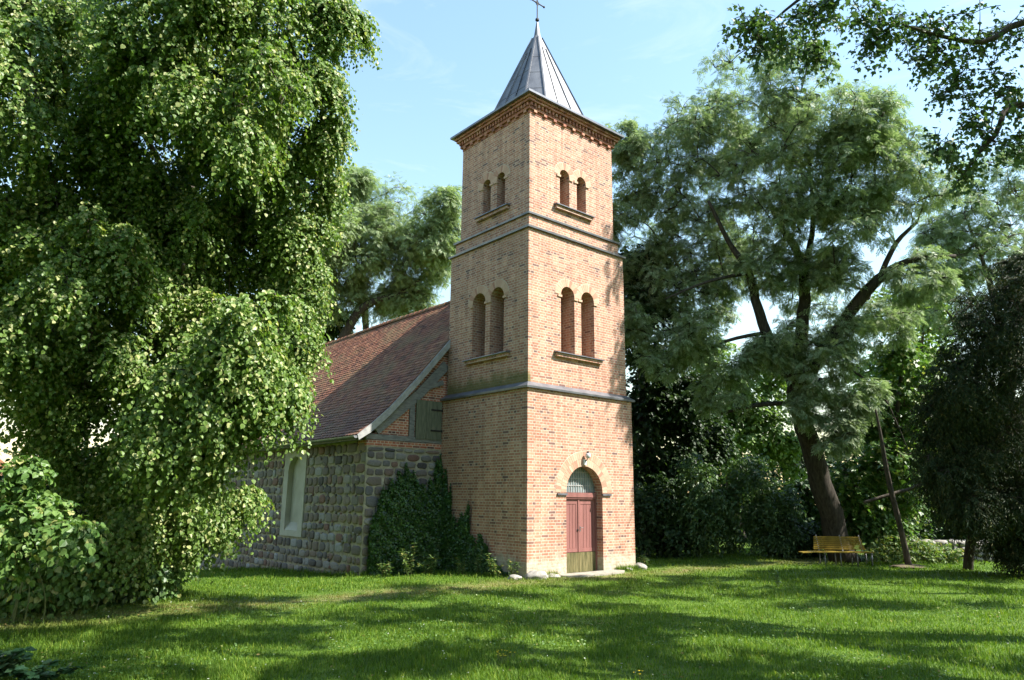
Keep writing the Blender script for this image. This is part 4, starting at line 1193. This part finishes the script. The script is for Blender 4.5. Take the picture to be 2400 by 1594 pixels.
for k in range(26):
    if k < 15:
        x0 = random.uniform(-2.2, -.1); h = float(ivy_height_gable(x0)); sm.tube([(x0, D - .03, -.3), (x0 + random.uniform(-.1, .1), D - .02, h * .5), (x0 + random.uniform(-.1, .1), D - .015, h * .95)], [.02, .013, .006], 5)
    else:
        y0 = random.uniform(1.2, 3.9); h = float(ivy_height_tower(y0)); sm.tube([(-.03, y0, -.2), (-.02, y0 + random.uniform(-.1, .1), h * .5), (-.012, y0 + random.uniform(-.1, .1), h * .95)], [.02, .013, .006], 5)
sm.build('stems', 'darkbark', iv, smooth=True)

# ------------------------------------------------------------------ weeds and stones at the foot of the tower
def weed(label, x, y, h, spread_, leaf, size, nst=7, name='weed_plant', tmpl=T_OVAL, per=9):
    b = np.array([x, y, float(g(x, y)) - .02])
    t = thing(name, label, 'plant', b)
    mb = MB(); Ps, Ys, Zs = [], [], []
    for k in range(nst):
        a = random.uniform(0, 2 * math.pi); hh = h * random.uniform(.55, 1.0); s_ = spread_ * random.uniform(.3, 1)
        top = b + np.array([math.cos(a) * s_, math.sin(a) * s_, hh])
        pts = curve_pts(b + (math.cos(a) * .05, math.sin(a) * .05, 0), top, 6, .1)
        mb.tube(pts, np.linspace(.008, .003, 6), 4)
        for q in range(per):
            tt = .2 + .8 * q / (per - 1)
            i = min(int(tt * 5), 4); p = pts[i] + (pts[i + 1] - pts[i]) * (tt * 5 - i)
            aa = a + q * 2.4
            for e in range(2):
                Ps.append(p); Ys.append((math.cos(aa + e * math.pi), math.sin(aa + e * math.pi), random.uniform(-.4, .35))); Zs.append((random.gauss(0, .3), random.gauss(0, .3), 1))
    mb.build('stems', 'greenstem', t, smooth=True)
    V, F = place(tmpl, np.array(Ps), np.array(Ys, float), np.array(Zs, float), size * rng.uniform(.6, 1.2, len(Ps)))
    MB().add(V, F).build('leaves', leaf, t)
    return t
weed('tall yellow green weed in front of the ivy, highest of the row', -1.95, 2.55, .95, .3, 'weedleaf', .13, 10)
weed('spreading pale weed right of the tallest weed, before the ivy', -1.45, 2.35, .6, .45, 'weedleaf', .12, 10)
weed('small yellowish weed at the corner of the fieldstone wall', -2.6, 2.75, .45, .2, 'weedleaf', .10, 6)
weed('thin pale weed in front of the middle of the ivy', -.95, 1.6, .5, .2, 'weedleaf', .09, 5)
weed('bushy weed with pale oval leaves left of the grey boulder', -.55, .55, .62, .3, 'weedleaf', .12, 10)
weed('second pale leaved weed close to the tower corner', -.22, .28, .5, .2, 'weedleaf', .11, 7)
weed('small green weed at the right corner of the tower', 4.75, -.05, .42, .18, 'weedleaf', .11, 7)
weed('wispy weed in the shade under the ivy', -.6, 1.3, .75, .15, 'weedleaf', .10, 3)
weed('dark broad leaved plant in the shaded lawn at the bottom left corner', -11.75, -4.2, .34, .45, 'hostaleaf', .13, 20, tmpl=T_LIME)
weed('low dark leafy plant beside the broad leaved one at the left bottom edge', -11.3, -4.6, .18, .4, 'hostaleaf', .10, 14, tmpl=T_LIME)
weed('single small sapling standing in the shaded lawn before the shrubs', 3.6, -5.0, .38, .12, 'shrubleaf', .11, 3)

def boulder(label, x, y, r, sq=.7, mat='boulder', sx=1.0):
    bm = bmesh.new(); bmesh.ops.create_icosphere(bm, subdivisions=4, radius=1)
    s0 = random.uniform(0, 50)
    from mathutils import noise as mn
    for v in bm.verts:
        p = v.co.copy(); k = 1 + .28 * mn.noise(p * 1.3 + Vector((s0, 0, 0))) + .08 * mn.noise(p * 4 + Vector((0, s0, 0)))
        v.co = Vector((p.x * k * r * sx, p.y * k * r, p.z * k * r * sq))
    me = bpy.data.meshes.new('boulder'); bm.to_mesh(me); bm.free()
    o = link(me, 'boulder', mat, smooth=True)
    o.location = (x, y, float(g(x, y)) + r * sq * .35)
    return tag(o, label, 'stone')
boulder('large pale grey boulder at the front left corner of the tower', .14, -.22, .25, .62, sx=1.3)
boulder('small flat stone in the grass beside the weeds at the tower corner', -.42, .0, .17, .5)
boulder('flat cream stone lying against the wall left of the door', .75, -.16, .20, .35, sx=1.5)
boulder('pale rounded boulder at the right corner of the tower', 4.40, -.12, .19, .7)
boulder('low grey stone beside the doorstep on the right', 3.85, -.14, .12, .5, sx=1.4)
mo = boulder('flat earthy mound at the foot of the leaning dead stem', *grounded(at(2130, 1318, 22.9))[:2], .5, .12, 'soil', sx=1.5)

# ------------------------------------------------------------------ fence at the left
fa, fb2 = np.array([-11.9, 2.2]), np.array([-7.7, 4.45])
fd = (fb2 - fa) / np.linalg.norm(fb2 - fa); fL = np.linalg.norm(fb2 - fa)
fen = thing('wooden_fence', 'old dark wooden rail fence half hidden by saplings under the lime', 'fence', (fa[0], fa[1], float(g(*fa))))
for k in range(4):
    p = fa + fd * (fL * k / 3); z = float(g(*p))
    MB().box(p[0] - .05, p[0] + .05, p[1] - .05, p[1] + .05, z - .2, z + 1.0).build('post', 'fence', fen)
for z in (.35, .85):
    a3 = (*(fa - fd * .4 + np.array([fd[1], -fd[0]]) * .07), float(g(*fa)) + z); b3 = (*(fb2 + np.array([fd[1], -fd[0]]) * .07), float(g(*fb2)) + z)
    MB().bar(a3, b3, .03, .09).build('rail', 'fence', fen)
pk = MB()
for s_ in np.arange(.1, fL, .16):
    p = fa + fd * s_ + np.array([fd[1], -fd[0]]) * .105; z = float(g(*p)); h = .95 + random.uniform(-.06, .06)
    pk.bar((p[0], p[1], z + .04), (p[0] + random.uniform(-.02, .02), p[1], z + h), .07, .018, up=(-fd[1], fd[0], 0))
pk.build('pickets', 'fence', fen)

# ------------------------------------------------------------------ bench
b0, b1 = at(1900, 1300, 23.6), at(2040, 1300, 23.6)
bc = grounded((b0 + b1) / 2, 0)
bdir = RT.copy(); bdir[2] = 0; bdir /= np.linalg.norm(bdir)
bfw = np.array([-bdir[1], bdir[0], 0])          # away from the viewer
bench = thing('park_bench', 'yellow slatted park bench standing before the ash trunk', 'bench', bc)
def BP(u, v, z): return bc + bdir * u + bfw * v + np.array([0, 0, z])
seat = MB()
for k in range(6):
    v = -.28 + k * .085
    seat.bar(BP(-1.05, v, .44), BP(.98, v, .44), .065, .03)
seat.build('seat', 'bench', bench)
end = MB()
for k in range(4):
    v = -.25 + k * .085
    end.bar(BP(-1.42, v - .1, .43), BP(-1.06, v - .03, .44), .065, .03)
end.build('seat_end', 'bench', bench)
bk = MB()
for k in range(7):
    z = .52 + k * .062; v = .26 + k * .022; ins = .0 + k * .014
    bk.bar(BP(-.78 + ins, v, z), BP(.96 - ins, v, z), .026, .046)
bk.build('backrest', 'bench', bench)
for u in (-.62, -.1, .45, .93):
    for v in (-.22, .18):
        MB().tube([BP(u, v, -.05), BP(u, v, .42)], .022, 8).build('leg', 'benchleg', bench, smooth=True)
for u in (-.6, .2, .85):
    MB().bar(BP(u, .24, .40), BP(u, .43, .96), .03, .05, up=bfw).build('back_support', 'benchleg', bench)

# ------------------------------------------------------------------ dry stone wall and rail at the right
wl = thing('stone_wall', 'low mossy drystone wall with sunlit top behind the nettles at the right', 'wall', grounded(at(2250, 1305, 25)))
mw = MB()
wa, wb = grounded(at(2130, 1305, 25.6), 0), grounded(at(2420, 1312, 24.5), 0)
wd_ = nrm(wb - wa); wn = np.array([-wd_[1], wd_[0], 0]); wlen = np.linalg.norm(wb - wa)
from mathutils import noise as mnoise
for row in range(4):
    s_ = (row % 2) * .15
    while s_ < wlen:
        w_ = random.uniform(.22, .48); hh = random.uniform(.15, .22)
        for dpt in (0, .3):
            bm = bmesh.new(); bmesh.ops.create_icosphere(bm, subdivisions=2, radius=1)
            sd = random.uniform(0, 99)
            V = []; 
            for v in bm.verts:
                k = 1 + .3 * mnoise.noise(v.co * 1.5 + Vector((sd, 0, 0)))
                p = v.co * k
                V.append(wa + wd_ * (s_ + w_ / 2 + p.x * w_ * .55) + wn * (dpt + p.y * .2) + np.array([0, 0, .08 + row * .17 + p.z * hh * .62]))
            mw.add(V, [tuple(v.index for v in f.verts) for f in bm.faces]); bm.free()
        s_ += w_
mw.build('stones', 'boulder', wl, smooth=True)
rl = thing('wooden_railing', 'weathered grey wooden railing above the drystone wall', 'railing', grounded(at(2240, 1300, 26.5)))
ra_, rb_ = at(2160, 1268, 26.5), at(2312, 1268, 26.5)
for dz in (0, -.14):
    MB().bar(ra_ + (0, 0, dz), rb_ + (0, 0, dz), .05, .07).build('rail', 'board', rl)
for t_ in (.0, .5, 1.0):
    p = ra_ + (rb_ - ra_) * t_
    MB().box(p[0] - .05, p[0] + .05, p[1] + .04, p[1] + .14, float(g(p[0], p[1])) - .1, p[2] + .06).build('post', 'board', rl)
# nettles before the wall
C_ = []
for k in range(130):
    px = random.uniform(2040, 2250); dpt = random.uniform(23.8, 25.2)
    p = grounded(at(px, 1305, dpt), 0); C_.append(p + np.array([0, 0, random.uniform(.1, .75) * (1 if px < 2190 else .7)]))
C_ = np.array(C_)
V, F = sprays(C_, nrm(rng.normal(0, 1, C_.shape) + (0, 0, .8)), T_OVAL, .14, 4, 6, .35, .3, .7)
tag(MB().add(V, F).build('nettles', 'weedleaf'), 'sunlit patch of nettles and weeds between bench and drystone wall', 'undergrowth', kind='stuff')

# ------------------------------------------------------------------ distant house at the far left
hp = at(-25, 1130, 98); hz0 = float(g(hp[0], hp[1])) - .3
ho = thing('distant_house', 'pale distant house with red roof glimpsed at the left edge behind the trees', 'house', (hp[0], hp[1], hz0))
MB().box(hp[0] - 5, hp[0] + 4, hp[1], hp[1] + 8, hz0, hz0 + 5.2).build('wall', 'far_wall', ho)
MB().prism([(-5.5, 5.2), (4.5, 5.2), (-.5, 9.0)], lambda u, z: (hp[0] + u, hp[1] - .4, hz0 + z), lambda u, z: (hp[0] + u, hp[1] + 8.4, hz0 + z)).build('roof', 'tile', ho)
for u in (-3.5, -.5, 2.2):
    MB().box(hp[0] + u - .5, hp[0] + u + .5, hp[1] - .05, hp[1] - .005, hz0 + 2.2, hz0 + 3.6).build('window', 'darkzinc', ho)

# ------------------------------------------------------------------ grass
def in_church(x, y):
    return ((x > -.05) & (x < W + .05) & (y > -.02) & (y < D)) | ((x > NX0 - .05) & (x < NX1) & (y > D - .02) & (y < NY1 + .6)) | ((x > 1.0) & (x < 3.4) & (y > -.7) & (y < 0))
def grass():
    n = 520000
    u = rng.uniform(0, 1, n)
    d = 6.4 * (34 / 6.4) ** (u ** 1.12)              # even-ish in the picture: denser close by
    a = YAW + rng.uniform(-.80, .80, n)
    x = CAM[0] + d * np.sin(a); y = CAM[1] + d * np.cos(a)
    # tufts
    x += rng.normal(0, .02, n); y += rng.normal(0, .02, n)
    m_ = 15000; q = rng.uniform(0, 1, m_); off = np.abs(rng.normal(0, .12, m_)) + .03
    seg_ = rng.integers(0, 3, m_)
    wx = np.where(seg_ == 0, q * W, np.where(seg_ == 1, NX0 - off, -2.6 + q * 2.6)); wy = np.where(seg_ == 0, -off, np.where(seg_ == 1, D + q * 12, D - off))
    x[:m_], y[:m_] = wx, wy; d[:m_] = np.hypot(wx - CAM[0], wy - CAM[1])
    tall = np.zeros(n); tall[:m_] = rng.uniform(0, .13, m_) * (rng.uniform(0, 1, m_) < .5)
    k = ~in_church(x, y)
    k &= ~((x < -7.6) & (y > 2.3 + (x + 11.9) * .53 - .1))
    x, y, d, tall = x[k], y[k], d[k], tall[k]; n = len(x)
    h = rng.uniform(.035, .085, n) * (1 + .5 * np.sin(x * 1.7 + 2 * np.sin(y * 1.3)) * np.sin(y * 2.1 + np.sin(x))) + (rng.uniform(0, 1, n) < .03) * rng.uniform(.02, .10, n)
    wear = np.exp(-((y + .06 * x + .75) / .9) ** 2) * .35
    h *= (1 - wear)
    h += tall
    h *= np.where(d > 17, 1.15, 1.0)
    wd = (.0032 + .00052 * d) * rng.uniform(.7, 1.3, n)
    az = rng.uniform(0, 2 * math.pi, n)
    lean = rng.uniform(.1, .9, n)
    z = g(x, y) - .005
    X = np.stack([np.cos(az), np.sin(az), 0 * az], 1); Fd = np.stack([-np.sin(az), np.cos(az), 0 * az], 1)
    B = np.stack([x, y, z], 1); Upv = np.array([0, 0, 1.0])
    rows = []
    for t, w_ in ((0, 1.0), (.55, .8), (1.0, .12)):
        p = B + Upv * (h * (t - .25 * lean * t * t))[:, None] + Fd * (h * lean * t ** 1.8 * .9)[:, None]
        rows += [p - X * (wd * w_ / 2)[:, None], p + X * (wd * w_ / 2)[:, None]]
    V = np.stack(rows, 1).reshape(-1, 3)
    tf = np.array([(0, 1, 3, 2), (2, 3, 5, 4)])
    F = (tf[None] + (np.arange(n) * 6)[:, None, None]).reshape(-1, 4)
    tag(MB().add(V, F).build('grass', 'blade'), 'uneven green churchyard lawn grass', 'grass', kind='stuff')
grass()
# clover leaves and small white heads scattered in the lawn
n = 26000
d = 6.6 * (20 / 6.6) ** rng.uniform(0, 1, n); a = YAW + rng.uniform(-.8, .8, n)
x = CAM[0] + d * np.sin(a); y = CAM[1] + d * np.cos(a)
k = ~in_church(x, y) & (np.sin(x * 1.1 + 1.7 * np.sin(y * .9)) + np.sin(y * 1.4 + x * .5) > .1) & ~((x < -7.6) & (y > 2.0 + (x + 11.9) * .53))
x, y = x[k], y[k]; n = len(x)
P = np.stack([x, y, g(x, y) + rng.uniform(.02, .06, n)], 1)
a = rng.uniform(0, 6.28, n)
V, F = place(T_LIME, P, np.stack([np.cos(a), np.sin(a), rng.uniform(-.1, .5, n)], 1), np.array([0, 0, 1.0]) + rng.normal(0, .35, (n, 3)), rng.uniform(.018, .042, n))
tag(MB().add(V, F).build('clover_leaves', 'suckerleaf'), 'low clover and small herbs growing in the lawn', 'ground cover', kind='stuff')
n = 330
d = 6.8 * (17 / 6.8) ** rng.uniform(0, 1, n); a = YAW + rng.uniform(-.72, .72, n)
x = CAM[0] + d * np.sin(a); y = CAM[1] + d * np.cos(a)
k = ~in_church(x, y) & (y < 1); x, y, d = x[k], y[k], d[k]; n = len(x)
P = np.stack([x, y, g(x, y) + rng.uniform(.05, .10, n)], 1)
C_, O_ = np.repeat(P, 5, 0), rng.normal(0, 1, (n * 5, 3)); O_[:, 2] = np.abs(O_[:, 2])
V, F = place(T_OVAL, C_, O_, rng.normal(0, 1, (n * 5, 3)), np.repeat(rng.uniform(.007, .015, n), 5) * 1.3)
tag(MB().add(V, F).build('clover_flowers', 'whitepetal'), 'tiny white clover heads scattered over the lawn', 'flowers', kind='stuff')
n = 900
d = 6.8 * (22 / 6.8) ** rng.uniform(0, 1, n); a = YAW + rng.uniform(-.72, .72, n)
x = CAM[0] + d * np.sin(a); y = CAM[1] + d * np.cos(a)
k = ~in_church(x, y) & ~((x < -7.6) & (y > 2.0 + (x + 11.9) * .53)); x, y = x[k], y[k]; n = len(x)
P = np.stack([x, y, g(x, y) + rng.uniform(.02, .055, n)], 1); a = rng.uniform(0, 6.28, n)
V, F = place(T_OVAL, P, np.stack([np.cos(a), np.sin(a), rng.uniform(-.4, .4, n)], 1), np.array([0, 0, 1.0]) + rng.normal(0, .5, (n, 3)), rng.uniform(.025, .055, n))
tag(MB().add(V, F).build('fallen_leaves', 'deadleaf'), 'dry fallen leaves scattered over the lawn', 'leaves', kind='stuff')
def flower_plant(label, px, py, nst, spread_, h):
    dd = FW + RT * ((px - 1200) / FOC) - UP * ((py - 797) / FOC); t_ = -CAM[2] / dd[2]; q = CAM + dd * t_
    b = grounded(q, 0)
    t = thing('yellow_flower', label, 'flower', b)
    st_, hd = MB(), MB(); P = []
    for k in range(nst):
        a = random.uniform(0, 6.28); r_ = spread_ * random.random() ** .5
        top = b + np.array([math.cos(a) * r_, math.sin(a) * r_, h * random.uniform(.6, 1)])
        st_.tube([b + (math.cos(a) * r_ * .7, math.sin(a) * r_ * .7, -.01), top], .0025, 4); P.append(top)
    P = np.repeat(np.array(P), 6, 0); n = len(P); a = np.tile(np.arange(6) * math.pi / 3, nst)
    V, F = place(T_OVAL, P, np.stack([np.cos(a), np.sin(a), np.full(n, .5)], 1), np.tile((0, 0, 1.0), (n, 1)), np.full(n, .021))
    st_.build('stems', 'greenstem', t)
    for k in range(nst):
        MB().add(V[k * 24:k * 24 + 24], F[:6]).build('flower_head', 'yellowpetal', t)
flower_plant('cluster of bright yellow flowers in the foreground lawn', 1188, 1562, 16, .13, .16)
flower_plant('few small yellow flowers in the lawn at the bottom right', 1500, 1588, 4, .08, .12)
flower_plant('tiny yellow flowers in the lawn before the tower', 1195, 1475, 4, .07, .10)
